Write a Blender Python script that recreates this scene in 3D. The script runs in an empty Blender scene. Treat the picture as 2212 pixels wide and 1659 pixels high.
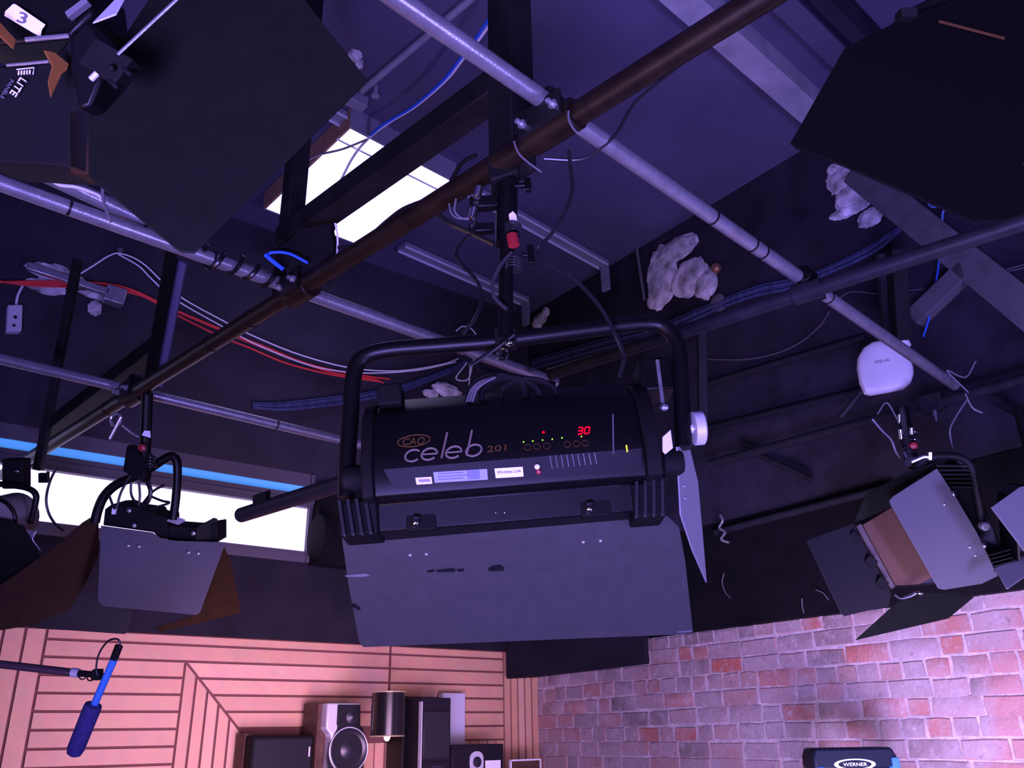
import bpy, bmesh, math, random
from mathutils import Vector as Vec
from mathutils import noise as mnoise
random.seed(7)
COL = bpy.context.scene.collection
SC = bpy.context.scene
# ------------------------------------------------------------------ camera
FPX = 1850.0
PITCH = math.radians(22.3); ROLL = math.radians(1.0)
CAM = Vec((0, 0, 1.6))
F = Vec((0, math.cos(PITCH), math.sin(PITCH)))
_R = Vec((1, 0, 0)); _U = Vec((0, -math.sin(PITCH), math.cos(PITCH)))
R = _R*math.cos(ROLL) - _U*math.sin(ROLL)
UP = _U*math.cos(ROLL) + _R*math.sin(ROLL)
cd = bpy.data.cameras.new('camera'); cam = bpy.data.objects.new('camera', cd); COL.objects.link(cam)
from mathutils import Matrix
M = Matrix((R, UP, -F)).transposed().to_4x4(); M.translation = CAM
cam.matrix_world = M
cd.sensor_width = 36; cd.lens = 36*FPX/2212; cd.clip_start = 0.02
SC.camera = cam
# measuring helpers: sight lines of the photograph meet the planes of the room
def ray(x, y): return F + R*((x-1106)/FPX) + UP*((829.5-y)/FPX)
def pt(x, y, d): return CAM + ray(x, y)*d
def onz(x, y, z): r = ray(x, y); return CAM + r*((z-CAM.z)/r.z)
def ony(x, y, yy): r = ray(x, y); return CAM + r*(yy/r.y)
def onp(x, y, P, n): r = ray(x, y); return CAM + r*((P-CAM).dot(n)/r.dot(n))
A_ = math.radians(52.5)
U = Vec((math.sin(A_), math.cos(A_), 0)); V = Vec((math.cos(A_), -math.sin(A_), 0)); Z = Vec((0, 0, 1))
K = pt(1160, 1460, 5.5); K.z = 0
CEIL = 4.5; ZB = 2.745; ZA = 2.793
def W(s, z, o=0): return K - U*s + V*o + Z*z          # wood wall: s metres left of the corner, o out into the room
def B(t, z, o=0): return K + V*t - U*o + Z*z          # brick wall
def wood(x, y, o=0): return onp(x, y, K+V*o, V)
def brick(x, y, o=0): return onp(x, y, K-U*o, U)
def ws(x, y, o=0): p = wood(x, y, o)-K; return (-p.dot(U), p.z)
def bs(x, y, o=0): p = brick(x, y, o)-K; return (p.dot(V), p.z)
ZW = 2.09                                             # top of timber and bare brick
# ------------------------------------------------------------------ mesh builder
class MB:
    def __init__(s): s.v = []; s.f = []; s.m = []
    def add(s, vs, fs):
        o = len(s.v); s.m.append((o, len(s.f))); s.v += [Vec(p) for p in vs]; s.f += [tuple(i+o for i in f) for f in fs]; return s
    def box(s, c, ex, ey, ez):
        vs = [c+ex*a+ey*b+ez*d for a in (-1, 1) for b in (-1, 1) for d in (-1, 1)]
        return s.add(vs, [(0,1,3,2),(4,6,7,5),(0,4,5,1),(2,3,7,6),(0,2,6,4),(1,5,7,3)])
    def ab(s, c, x, y, z): return s.box(Vec(c), Vec((x/2,0,0)), Vec((0,y/2,0)), Vec((0,0,z/2)))
    def prism(s, pts, vec):
        n = len(pts); vs = [Vec(p) for p in pts]+[Vec(p)+vec for p in pts]
        return s.add(vs, [tuple(range(n)), tuple(range(2*n-1, n-1, -1))]+[(i, (i+1) % n, (i+1) % n+n, i+n) for i in range(n)])
    def loft(s, rings, closed=True, caps=True):
        n = len(rings[0]); o = []; vs = [p for r in rings for p in r]; fs = []
        for k in range(len(rings)-1):
            for i in range(n):
                j = (i+1) % n
                fs.append((k*n+i, k*n+j, (k+1)*n+j, (k+1)*n+i))
        if caps: fs += [tuple(range(n-1, -1, -1)), tuple(range((len(rings)-1)*n, len(rings)*n))]
        return s.add(vs, fs)
    def lathe(s, p, ax, prof, n=20):
        ax = Vec(ax).normalized(); a = ax.orthogonal().normalized(); b = ax.cross(a)
        rs = [[p+ax*h+(a*math.cos(t)+b*math.sin(t))*r for t in [2*math.pi*i/n for i in range(n)]] for h, r in prof]
        return s.loft(rs)
    def tube(s, p, q, r, n=16, r2=None):
        return s.lathe(p, q-p, [(0, r), ((q-p).length, r if r2 is None else r2)], n)
    def hollow(s, p, q, r, wall, n=24):
        l = (q-p).length
        return s.lathe(p, q-p, [(0, r), (l, r), (l, r-wall), (0.002, r-wall)], n)
    def sweep(s, pts, r, n=8, sub=6):
        P = [Vec(p) for p in pts]
        if len(P) > 2 and sub > 1:
            Q = []; E = [P[0]*2-P[1]]+P+[P[-1]*2-P[-2]]
            for i in range(1, len(E)-2):
                a, b, c, d = E[i-1], E[i], E[i+1], E[i+2]
                for k in range(sub):
                    t = k/sub
                    Q.append(0.5*((2*b)+(c-a)*t+(2*a-5*b+4*c-d)*t*t+(3*b-a-3*c+d)*t**3))
            Q.append(P[-1]); P = Q
        rs = []; a = None
        for i, p in enumerate(P):
            t = (P[min(i+1, len(P)-1)]-P[max(i-1, 0)]).normalized()
            a = t.orthogonal().normalized() if a is None else (a-t*a.dot(t)).normalized()
            b = t.cross(a); rr = r if not isinstance(r, (list, tuple)) else r[0]+(r[1]-r[0])*i/(len(P)-1)
            rs.append([p+(a*math.cos(w)+b*math.sin(w))*rr for w in [2*math.pi*k/n for k in range(n)]])
        return s.loft(rs)
    def ring(s, c, ax, R_, r, n=24, m=8, a0=0, a1=2*math.pi):
        ax = Vec(ax).normalized(); a = ax.orthogonal().normalized(); b = ax.cross(a)
        k = n if a1-a0 < 6.28 else n
        return s.sweep([c+(a*math.cos(t)+b*math.sin(t))*R_ for t in [a0+(a1-a0)*i/k for i in range(k+1)]], r, m, 1)
    def ball(s, c, ex, ey, ez, n=14, m=8):
        rs = []
        for i in range(m+1):
            th = math.pi*(0.02+0.96*i/m)
            rs.append([c+ez*math.cos(th)+(ex*math.cos(w)+ey*math.sin(w))*math.sin(th) for w in [2*math.pi*k/n for k in range(n)]])
        return s.loft(rs)
    def lump(s, c, ex, ey, ez, amp, seed, n=28, m=18):
        rs = []
        for i in range(m+1):
            th = math.pi*(0.01+0.98*i/m); row = []
            for k in range(n):
                w = 2*math.pi*k/n
                d = Vec((math.sin(th)*math.cos(w), math.sin(th)*math.sin(w), math.cos(th)))
                q = d*2.1+Vec((seed*3.7, seed*1.3, seed*2.9))
                h = 1+amp*(mnoise.noise(q)+0.6*mnoise.noise(q*2.3)+0.4*mnoise.noise(q*5.1))
                row.append(c+(ex*d.x+ey*d.y+ez*d.z)*h)
            rs.append(row)
        return s.loft(rs)
    def objs(s, name, mat, parent=None, bevel=0):
        out = []; ends = s.m[1:]+[(len(s.v), len(s.f))]
        for (v0, f0), (v1, f1) in zip(s.m, ends):
            k = MB(); k.add(s.v[v0:v1], [tuple(i-v0 for i in f) for f in s.f[f0:f1]]); out.append(k.obj(name, mat, parent, bevel))
        return out
    def obj(s, name, mat, parent=None, bevel=0, loc=None, smooth=True):
        if parent is not None: base = parent['_b']
        elif loc is not None: base = loc
        else:
            lo = [min(p[i] for p in s.v) for i in range(3)]; hi = [max(p[i] for p in s.v) for i in range(3)]
            base = [(lo[i]+hi[i])/2 for i in range(3)]
        base = Vec(base)
        me = bpy.data.meshes.new(name); me.from_pydata([tuple(p-base) for p in s.v], [], s.f)
        bm = bmesh.new(); bm.from_mesh(me); bmesh.ops.recalc_face_normals(bm, faces=bm.faces); bm.to_mesh(me); bm.free()
        if smooth:
            me.shade_smooth(); me.set_sharp_from_angle(angle=math.radians(38))
        me.materials.append(mat)
        o = bpy.data.objects.new(name, me); COL.objects.link(o)
        if parent is not None: o.parent = parent
        else: o.location = base
        BASE[o.name] = base
        o['_b'] = tuple(base)
        if bevel:
            b = o.modifiers.new('bevel', 'BEVEL'); b.width = bevel; b.segments = 2; b.limit_method = 'ANGLE'; b.angle_limit = math.radians(40)
        return o
BASE = {}
def tag(o, label, cat, group=None):
    o['label'] = label; o['category'] = cat
    if group: o['group'] = group
    return o
def thing(name, label, cat, loc, group=None):
    o = bpy.data.objects.new(name, None); COL.objects.link(o); o.location = loc; o.empty_display_size = 0.05
    o['_b'] = tuple(loc); return tag(o, label, cat, group)
def struct(name, mb, mat, **k):
    o = mb.obj(name, mat, **k); o['kind'] = 'structure'; return o
def text(name, s, mat, parent, c, ex, ez, w, h, shear=0, depth=0.0006, kids=True):
    """lettering s, centred at c, filling w x h metres in the plane of ex (reading direction) and ez (letter up)"""
    cu = bpy.data.curves.new('t', 'FONT'); cu.body = s; cu.size = 1; cu.shear = shear; cu.extrude = 0.5; cu.resolution_u = 4
    o = bpy.data.objects.new('t', cu); COL.objects.link(o)
    me = bpy.data.meshes.new_from_object(o.evaluated_get(bpy.context.evaluated_depsgraph_get()))
    bpy.data.objects.remove(o)
    xs = [v.co.x for v in me.vertices]; ys = [v.co.y for v in me.vertices]
    x0, x1, y0, y1 = min(xs), max(xs), min(ys), max(ys)
    ex = ex.normalized(); ez = (ez-ex*ez.dot(ex)).normalized(); n = ex.cross(ez)
    b = Vec(parent['_b'])
    for v in me.vertices:
        p = c+ex*((v.co.x-(x0+x1)/2)/(x1-x0)*w)+ez*((v.co.y-(y0+y1)/2)/(y1-y0)*h)+n*((v.co.z)*depth*2)
        v.co = p-b
    me.name = name; me.materials.clear(); me.materials.append(mat)
    q = bpy.data.objects.new(name, me); COL.objects.link(q); q.parent = parent; q['_b'] = tuple(b)
    return q
# ------------------------------------------------------------------ materials
def mat(name, col, rough=0.5, metal=0.0, var=0.0, scale=20, bump=0.0, emit=None, spec=None, bscale=None):
    if spec is None: spec = .5 if rough < .45 else .15
    m = bpy.data.materials.new(name); m.use_nodes = True; nt = m.node_tree; p = nt.nodes['Principled BSDF']
    p.inputs['Base Color'].default_value = (*col, 1); p.inputs['Roughness'].default_value = rough; p.inputs['Metallic'].default_value = metal
    p.inputs['Specular IOR Level'].default_value = spec
    tc = nt.nodes.new('ShaderNodeTexCoord')
    if var:
        nz = nt.nodes.new('ShaderNodeTexNoise'); nz.inputs['Scale'].default_value = scale; nz.inputs['Detail'].default_value = 6
        nt.links.new(tc.outputs['Object'], nz.inputs['Vector'])
        r = nt.nodes.new('ShaderNodeValToRGB')
        r.color_ramp.elements[0].position = 0.3; r.color_ramp.elements[1].position = 0.7
        r.color_ramp.elements[0].color = (*[c*(1-var) for c in col], 1); r.color_ramp.elements[1].color = (*[min(1, c*(1+var)) for c in col], 1)
        nt.links.new(nz.outputs['Fac'], r.inputs['Fac']); nt.links.new(r.outputs['Color'], p.inputs['Base Color'])
    if bump:
        nb = nt.nodes.new('ShaderNodeTexNoise'); nb.inputs['Scale'].default_value = bscale or scale*3; nb.inputs['Detail'].default_value = 8
        nt.links.new(tc.outputs['Object'], nb.inputs['Vector'])
        bn = nt.nodes.new('ShaderNodeBump'); bn.inputs['Strength'].default_value = bump; bn.inputs['Distance'].default_value = 0.01
        nt.links.new(nb.outputs['Fac'], bn.inputs['Height']); nt.links.new(bn.outputs['Normal'], p.inputs['Normal'])
    if emit:
        p.inputs['Emission Color'].default_value = (*emit[0], 1); p.inputs['Emission Strength'].default_value = emit[1]
    return m
m_ceil = mat('ceiling_paint', (.082, .075, .13), .75, var=.12, scale=3, bump=.1, bscale=40)  # violet tint in the colour stands in for the purple light
m_blackwall = mat('black_wall_paint', (.024, .021, .034), .75, var=.35, scale=5, bump=.5, bscale=18)  # black tinted violet too, carrying the purple light in the colour
m_drape = mat('matt_black_drape', (.006, .0052, .007), .9, var=.3, scale=6, bump=.3, bscale=12, spec=.1)
m_uwall = mat('dark_upper_wall', (.028, .025, .036), .8, var=.2, scale=4, bump=.2, bscale=20, spec=.2)
m_low = mat('dark_band_paint', (.013, .0115, .019), .8, var=.25, scale=5, spec=.15)
m_scaff = mat('grey_pipe_paint', (.32, .315, .345), .3, .65, var=.15, scale=35, bump=.08, bscale=200)
m_scaffd = mat('dull_pipe_paint', (.024, .023, .028), .45, .1, var=.2, scale=30)
m_cond = mat('wall_pipe_paint', (.018, .017, .024), .55, 0, var=.2, scale=30)
m_bronze = mat('dark_brown_pipe', (.011, .006, .003), .42, 0, spec=.35, var=.4, scale=25, bump=.05, bscale=150)
m_black = mat('black_satin', (.003, .0027, .0032), .42, 0, spec=.22)
m_blackm = mat('black_matt', (.005, .0046, .005), .7, 0, var=.2, scale=30)
m_steel = mat('black_steel_section', (.008, .0075, .008), .55, 0, var=.3, scale=15)
m_door = mat('grey_black_flap', (.04, .039, .04), .6, 0, var=.1, scale=40)
m_doord = mat('black_flap', (.0085, .0095, .007), .7, 0, var=.15, scale=30)
m_doorb = mat('warm_lit_black_flap', (.024, .0095, .002), .6, 0, var=.2, scale=25)  # black flap with the warm light on it put into the brown
m_chrome = mat('chrome', (.8, .8, .82), .14, 1)
m_zinc = mat('zinc', (.5, .5, .55), .3, .8, var=.15, scale=60)
m_white = mat('white_plastic', (.85, .85, .87), .4)
m_paper = mat('white_paper', (.8, .8, .82), .7, var=.05, scale=60)
m_ink = mat('dark_ink', (.004, .004, .006), .8)
m_bluelab = mat('blue_label', (.30, .34, .75), .5)
m_cabblack = mat('black_cable', (.005, .0045, .006), .35)
m_cabgrey = mat('grey_cable', (.13, .12, .14), .35)
m_cabwhite = mat('white_cable', (.75, .75, .8), .5)
m_cabred = mat('red_cable', (.75, .05, .05), .5)
m_cabblue = mat('blue_cable', (.03, .12, .65), .5)
m_bundle = mat('dusty_blue_bundle', (.05, .06, .13), .6, var=.35, scale=40)
m_plaster = mat('plaster', (.55, .53, .56), .9, var=.6, scale=13, bump=.35, bscale=40)
m_brownw = mat('brown_board', (.34, .21, .13), .6, var=.15, scale=20)
m_tan = mat('tan_diffuser', (.11, .06, .04), .6)
m_orange = mat('orange_lit_flap', (.22, .085, .02), .6, var=.15, scale=20)  # lit inside of a flap, its warm light painted as orange
m_foam = mat('blue_foam', (.06, .05, .20), .95, var=.3, scale=200, bump=.6, bscale=400)
m_micblue = mat('blue_mic_tube', (.06, .24, .7), .45)
m_brass = mat('brass', (.8, .65, .36), .35, .6)
m_spk = mat('speaker_black', (.013, .012, .017), .45, var=.1, scale=60)
m_cone = mat('speaker_cone', (.016, .016, .024), .35)
m_silver = mat('silver_plastic', (.6, .6, .65), .35, .2)
m_dkwood = mat('dark_cabinet_wood', (.09, .045, .035), .5, var=.3, scale=20)
m_grey = mat('pale_grey_board', (.5, .5, .58), .6)
m_ladder = mat('dark_blue_plastic', (.006, .009, .02), .45)
m_ladblue = mat('bright_blue_plastic', (.03, .15, .55), .4)
m_rail = mat('pale_steel', (.26, .26, .33), .45, .2, var=.1, scale=30)
m_lip = mat('bright_steel_lip', (.6, .6, .68), .4)
m_gloss = mat('gloss_black_rings', (.02, .02, .024), .12)
m_panel = mat('diffuser_glow', (.9, .9, .9), .5, emit=((.62, .54, 1), 2.0))
m_pane = mat('bright_pane', (.9, .9, .9), .5, emit=((.66, .56, 1), 1.8))
m_bpane = mat('blue_pane', (.1, .3, .6), .5, emit=((.055, .25, .72), .95))
m_red = mat('red_led', (.3, 0, 0), .5, emit=((1, .0, .02), 3))
m_green = mat('green_led', (.1, .3, 0), .5, emit=((.3, 1, .05), 2))
m_yel = mat('yellow_led', (.3, .3, 0), .5, emit=((.8, .8, .1), 1.2))
m_bulb = mat('bulb_glow', (1, .9, .9), .5, emit=((1, .85, 1), 4))
m_greyink = mat('grey_lettering', (.17, .14, .12), .6)
m_tanink = mat('tan_lettering', (.10, .052, .014), .6)
m_redp = mat('red_plastic', (.28, .015, .02), .4)
m_floor = mat('floor_paint', (.08, .075, .085), .5, var=.2, scale=4)
# timber planks: every plank its own tone, fine grain along
def wood_mat():
    m = bpy.data.materials.new('oak_planks'); m.use_nodes = True; nt = m.node_tree; p = nt.nodes['Principled BSDF']
    p.inputs['Roughness'].default_value = .5
    g = nt.nodes.new('ShaderNodeNewGeometry'); r = nt.nodes.new('ShaderNodeValToRGB')
    e = r.color_ramp.elements; e[0].color = (.60, .33, .21, 1); e[1].color = (.72, .43, .29, 1)
    x = e.new(.5); x.color = (.66, .36, .22, 1)
    nt.links.new(g.outputs['Random Per Island'], r.inputs['Fac'])
    tc = nt.nodes.new('ShaderNodeTexCoord'); nz = nt.nodes.new('ShaderNodeTexNoise'); nz.inputs['Scale'].default_value = 14; nz.inputs['Detail'].default_value = 8
    nt.links.new(tc.outputs['Object'], nz.inputs['Vector'])
    mx = nt.nodes.new('ShaderNodeMix'); mx.data_type = 'RGBA'; mx.blend_type = 'MULTIPLY'; mx.inputs[0].default_value = .35
    nt.links.new(r.outputs['Color'], mx.inputs[6]); nt.links.new(nz.outputs['Color'], mx.inputs[7])
    h = nt.nodes.new('ShaderNodeHueSaturation'); h.inputs['Saturation'].default_value = 1; h.inputs['Value'].default_value = 1.15
    nt.links.new(mx.outputs[2], h.inputs['Color']); nt.links.new(h.outputs['Color'], p.inputs['Base Color'])
    nz.outputs  # grain
    return m
m_wood = wood_mat()
def brick_mat():
    m = bpy.data.materials.new('old_brick'); m.use_nodes = True; nt = m.node_tree; L = nt.links; N = nt.nodes
    p = N['Principled BSDF']; p.inputs['Roughness'].default_value = .85; p.inputs['Specular IOR Level'].default_value = .2
    tc = N.new('ShaderNodeTexCoord'); g = N.new('ShaderNodeNewGeometry')
    rp = N.new('ShaderNodeValToRGB'); e = rp.color_ramp.elements
    e[0].position = 0; e[0].color = (.20, .145, .15, 1); e[1].position = 1; e[1].color = (.42, .115, .085, 1)
    for q, c in ((.22, (.30, .21, .22, 1)), (.5, (.36, .25, .26, 1)), (.7, (.36, .20, .19, 1)), (.86, (.40, .14, .11, 1))):
        x = e.new(q); x.color = c
    L.new(g.outputs['Random Per Island'], rp.inputs['Fac'])
    def noise(sc, de, ro):
        n = N.new('ShaderNodeTexNoise'); n.inputs['Scale'].default_value = sc; n.inputs['Detail'].default_value = de; n.inputs['Roughness'].default_value = ro
        L.new(tc.outputs['Object'], n.inputs['Vector']); return n
    def mix(a, fac, col):
        mx = N.new('ShaderNodeMix'); mx.data_type = 'RGBA'; L.new(fac, mx.inputs[0]); L.new(a, mx.inputs[6]); mx.inputs[7].default_value = (*col, 1); return mx.outputs[2]
    def ramp(n, a, b, top):
        r = N.new('ShaderNodeValToRGB'); r.color_ramp.elements[0].position = a; r.color_ramp.elements[1].position = b; r.color_ramp.elements[1].color = (top, top, top, 1)
        L.new(n.outputs['Fac'], r.inputs['Fac']); return r.outputs['Color']
    c = mix(rp.outputs['Color'], ramp(noise(2.6, 8, .65), .40, .62, .75), (.40, .33, .36))
    c = mix(c, ramp(noise(22, 8, .7), .52, .68, .7), (.46, .38, .41))
    c = mix(c, ramp(noise(30, 6, .6), .60, .72, .6), (.16, .11, .12))
    c = mix(c, ramp(noise(1.7, 4, .5), .58, .68, .45), (.42, .13, .10))
    L.new(c, p.inputs['Base Color'])
    b = noise(60, 8, .6); bp = N.new('ShaderNodeBump'); bp.inputs['Strength'].default_value = .7; bp.inputs['Distance'].default_value = .006
    L.new(b.outputs['Fac'], bp.inputs['Height']); L.new(bp.outputs['Normal'], p.inputs['Normal'])
    return m
m_brick = brick_mat()
m_mortar = mat('pale_mortar', (.47, .38, .41), .9, var=.25, scale=18, bump=.6, bscale=70)
# ------------------------------------------------------------------ the room
mb = MB(); mb.prism([W(6.5, 0), W(0, 0), W(0, 0, 6.4), W(6.5, 0, 6.4)], Z*-.1); struct('floor', mb, m_floor)
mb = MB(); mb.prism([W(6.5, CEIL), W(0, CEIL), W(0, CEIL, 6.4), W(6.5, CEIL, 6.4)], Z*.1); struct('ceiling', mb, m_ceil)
mb = MB(); mb.prism([W(6.5, 0), W(-.15, 0), W(-.15, 0)-V*.15, W(6.5, 0)-V*.15], Z*CEIL)
wall_l = struct('wall_left', mb, mat('plank_backing', (.17, .07, .065), .8))
# brick wall: pale mortar with single bricks of uneven length laid in courses
mb = MB(); mb.prism([B(0, 0), B(6.4, 0), B(6.4, 0, -.15), B(0, 0, -.15)], Z*CEIL); wall_r = struct('wall_right', mb, m_mortar)
rb = random.Random(11); mb = MB(); zc = .93; row = 0
while zc < ZW:
    h = .0785; t = -.2*rb.random(); row += 1
    while t < 5.2:
        if row % 3 == 0: l = rb.choice([.105, .105, .11, .16])
        else: l = rb.choice([.205, .215, .22, .21, .195, .105, .15])
        gj = .007+.006*rb.random(); gz_ = .003+.004*rb.random()
        t0, t1 = max(t+gj, .002), t+l-gj*.4
        if t1-t0 > .03:
            jt = lambda a=.004: rb.uniform(-a, a)
            dz = .004*math.sin(t*2.1+row)+.003*math.sin(t*5.3+row*2)
            ring = []
            for (a, b) in ((t0, zc+gz_), ((t0+t1)/2, zc+gz_*.7), (t1, zc+gz_), (t1+.001, zc+h/2), (t1, min(zc+h-gz_, ZW)), ((t0+t1)/2, min(zc+h-gz_*.7, ZW)), (t0, min(zc+h-gz_, ZW)), (t0-.001, zc+h/2)):
                ring.append((a+jt(), min(b+jt(.003)+dz, ZW)))
            d0 = .004+.004*rb.random(); cx_, cz_2 = sum(p[0] for p in ring)/8, sum(p[1] for p in ring)/8
            mb.loft([[B(a, b, -.004) for a, b in ring], [B(a, b, d0*.5) for a, b in ring], [B(cx_+(a-cx_)*.97, cz_2+(b-cz_2)*.90, d0) for a, b in ring]])
        t += l
    zc += h
mb.obj('bricks', m_brick, wall_r)
# planks
def pk(mb, poly, g=.006, th=.008):
    """a plank outlined by (s,z) points, shrunk by the groove, standing off the wall"""
    cx = sum(p[0] for p in poly)/len(poly); cz = sum(p[1] for p in poly)/len(poly)
    n = len(poly); lines = []
    for i in range(n):
        a, b = Vec(poly[i]), Vec(poly[(i+1) % n]); d = (b-a).normalized(); nn = Vec((-d.y, d.x))
        if nn.dot(Vec((cx, cz))-a) < 0: nn = -nn
        lines.append((a+nn*g, d))
    out = []
    for i in range(n):
        (p, d), (q_, e) = lines[i-1], lines[i]
        den = d.x*e.y-d.y*e.x
        if abs(den) < 1e-6: return
        t = ((q_.x-p.x)*e.y-(q_.y-p.y)*e.x)/den; out.append(p+d*t)
    mb.prism([W(p.x, p.y, .001) for p in out], V*th)
sL = (ws(93, 1359)[0]+ws(56, 1659)[0])/2
s2 = (ws(398, 1429)[0]+ws(373, 1659)[0])/2; z2 = ws(398, 1429)[1]
s3, z3 = ws(518, 1580); sR = ws(1086, 1450)[0]; sJ = ws(841, 1450)[0]
pw = (z2-z3)/4.6
mb = MB()
for k in range(8):                                     # far left uprights
    pk(mb, [(sL+.087*k, .3), (sL+.087*(k+1), .3), (sL+.087*(k+1), ZW), (sL+.087*k, ZW)])
pz = .0775
z = z2
while z < ZW-.01:                                      # long boards above the mitre
    t = min(z+pz, ZW)
    pk(mb, [(sL, z), (sL, t), (sJ, t), (sJ, z)]); pk(mb, [(sJ, z), (sJ, t), (sR, t), (sR, z)]); z += pz
z = z2
while z > .9:                                          # short boards on the left
    pk(mb, [(sL, z-pz), (sL, z), (s2, z), (s2, z-pz)]); z -= pz
def zm(s): return z2+(z3-z2)*(s-s2)/(s3-s2)
def sm(zz): return s2+(s3-s2)*(zz-z2)/(z3-z2)
nb = 5; dw = (s2-s3)/nb
for k in range(nb):                                    # uprights under the mitre
    a = s2-dw*k; b = s2-dw*(k+1)
    pk(mb, [(a, .9), (b, .9), (b, zm(b)), (a, zm(a))])
z = z2
while z > z3-.01:                                      # boards running right from the mitre
    b = max(z-pz, z3)
    if z-b > .02: pk(mb, [(sm(b), b), (sm(z), z), (sJ, z), (sJ, b)])
    pk(mb, [(sJ, z-pz), (sJ, z), (sR, z), (sR, z-pz)]); z -= pz
zq = z
pk(mb, [(sR, zq), (sJ, zq), (sJ, zq-.0), (sR, zq)]) if False else None
n = 26; a0 = s3; dv = (s3-sR)/n
for k in range(n): pk(mb, [(s3-dv*k, .9), (s3-dv*(k+1), .9), (s3-dv*(k+1), min(zq, z3)), (s3-dv*k, min(zq, z3))], g=.004)
for k in range(5):
    d = sR/5.0; pk(mb, [(sR-d*k, .9), (sR-d*(k+1), .9), (sR-d*(k+1), ZW), (sR-d*k, ZW)])
o = mb.obj('planks', m_wood, wall_l, smooth=False)
# black painted upper walls standing a little proud
mb = MB(); mb.prism([W(6.5, ZW, .0), W(-.0, ZW, .0), W(-.0, ZW, .05), W(6.5, ZW, .05)], Z*(2.52-ZW)); struct('trim_1', mb, m_low)
# upper wall is cut for the strip window
wz0 = 2.50; wz1 = 3.0
s_w = ws(662, 1140)[0]
mb = MB(); mb.prism([W(6.5, wz1, 0), W(0, wz1, 0), W(0, wz1, .05), W(6.5, wz1, .05)], Z*(CEIL-wz1))
mb.prism([W(s_w, 2.52, 0), W(0, 2.52, 0), W(0, 2.52, .05), W(s_w, 2.52, .05)], Z*(wz1-2.52))
struct('trim_2', mb, m_uwall)
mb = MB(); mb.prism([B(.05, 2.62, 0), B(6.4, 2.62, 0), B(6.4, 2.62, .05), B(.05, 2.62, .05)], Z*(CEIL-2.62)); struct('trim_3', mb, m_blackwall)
mb = MB(); mb.prism([B(.05, ZW, 0), B(6.4, ZW, 0), B(6.4, ZW, .056), B(.05, ZW, .056)], Z*(2.62-ZW)); struct('trim_7', mb, m_drape)
# strip window high on the timber wall: a blue pane over a glaring white one
def wq(x, y): return ws(x, y, .05)
bt_ = sum(wq(x, y)[1] for x, y in ((10, 938), (670, 1058)))/2; bb_ = sum(wq(x, y)[1] for x, y in ((5, 968), (500, 1047)))/2
wt_ = sum(wq(x, y)[1] for x, y in ((120, 1017), (640, 1097)))/2; wb_ = sum(wq(x, y)[1] for x, y in ((131, 1135), (655, 1190)))/2
mb = MB()
def bar(z0, z1, o0=.0, o1=.07, a=6.45, b=s_w):
    mb.prism([W(a, z0, o0), W(b, z0, o0), W(b, z0, o1), W(a, z0, o1)], Z*(z1-z0))
bar(bt_, wz1+.005, .0, .052); bar(wt_, bb_, .0, .075); bar(wt_+.02, bb_-.03, .075, .085); bar(wz0, wb_, 0, .06); bar(wb_-.012, wb_, .06, .066)
mb.prism([W(s_w+.02, wz0, 0), W(s_w, wz0, 0), W(s_w, wz0, .07), W(s_w+.02, wz0, .07)], Z*(wz1-wz0))
win = struct('window_1', mb, mat('window_frame_paint', (.085, .08, .10), .5))
mb = MB(); mb.prism([W(6.4, wb_, .03), W(s_w+.02, wb_, .03), W(s_w+.02, wt_, .03), W(6.4, wt_, .03)], V*.006); o = mb.obj('white_pane', m_pane, win); o['label'] = 'glaring white pane'
mb = MB(); mb.prism([W(6.4, bb_, .03), W(s_w+.02, bb_, .03), W(s_w+.02, bt_, .03), W(6.4, bt_, .03)], V*.006); o = mb.obj('blue_pane', m_bpane, win); o['label'] = 'blue pane'
# ceiling joists upper right
def joist(name, a, b, w, h, m):
    d = (b-a).normalized(); n = d.cross(Z).normalized(); mb = MB()
    mb.prism([a-n*w/2, a+n*w/2, b+n*w/2, b-n*w/2], Z*h); return struct(name, mb, m)
zj = CEIL-.12
joist('trim_4', onz(1380, -80, zj), onz(1860, 345, zj), .125, .12, mat('pale_joist', (.30, .29, .33), .6, var=.2, scale=8))
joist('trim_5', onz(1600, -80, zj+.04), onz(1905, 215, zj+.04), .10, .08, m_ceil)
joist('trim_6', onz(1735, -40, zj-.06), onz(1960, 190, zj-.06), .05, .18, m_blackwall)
# ------------------------------------------------------------------ ceiling light box
zl = CEIL-.12
P = [onz(568, 452, zl), onz(756, 272, zl), onz(985, 392, zl), onz(776, 532, zl)]
lt = thing('ceiling_light', 'rectangular glowing white ceiling light with brown box sides', 'ceiling light', (P[0]+P[2])/2)
mb = MB(); cc = (P[0]+P[2])/2
mb.prism([cc+(p-cc)*.965 for p in P], Z*.02); mb.obj('diffuser', m_panel, lt)
mb = MB()
for i in range(4):
    a, b = P[i], P[(i+1) % 4]; ai, bi = cc+(a-cc)*.965, cc+(b-cc)*.965
    mb = MB(); mb.prism([a, b, bi, ai], Z*.119)
    o = mb.obj('casing', m_brownw if i == 0 else m_rail, lt)
    if i == 0: o['label'] = 'brown box side'
mb = MB(); a, b = P[1].lerp(P[2], .0), P[1].lerp(P[2], 1)
mid = lambda t: (P[0].lerp(P[1], t), P[3].lerp(P[2], t))
e0, e1 = mid(.86); mb.prism([e0-Z*.004, e1-Z*.004, e1+(P[2]-P[3])*.012-Z*.004, e0+(P[1]-P[0])*.012-Z*.004], Z*.004); mb.obj('joint_strip', m_paper, lt)
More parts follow.
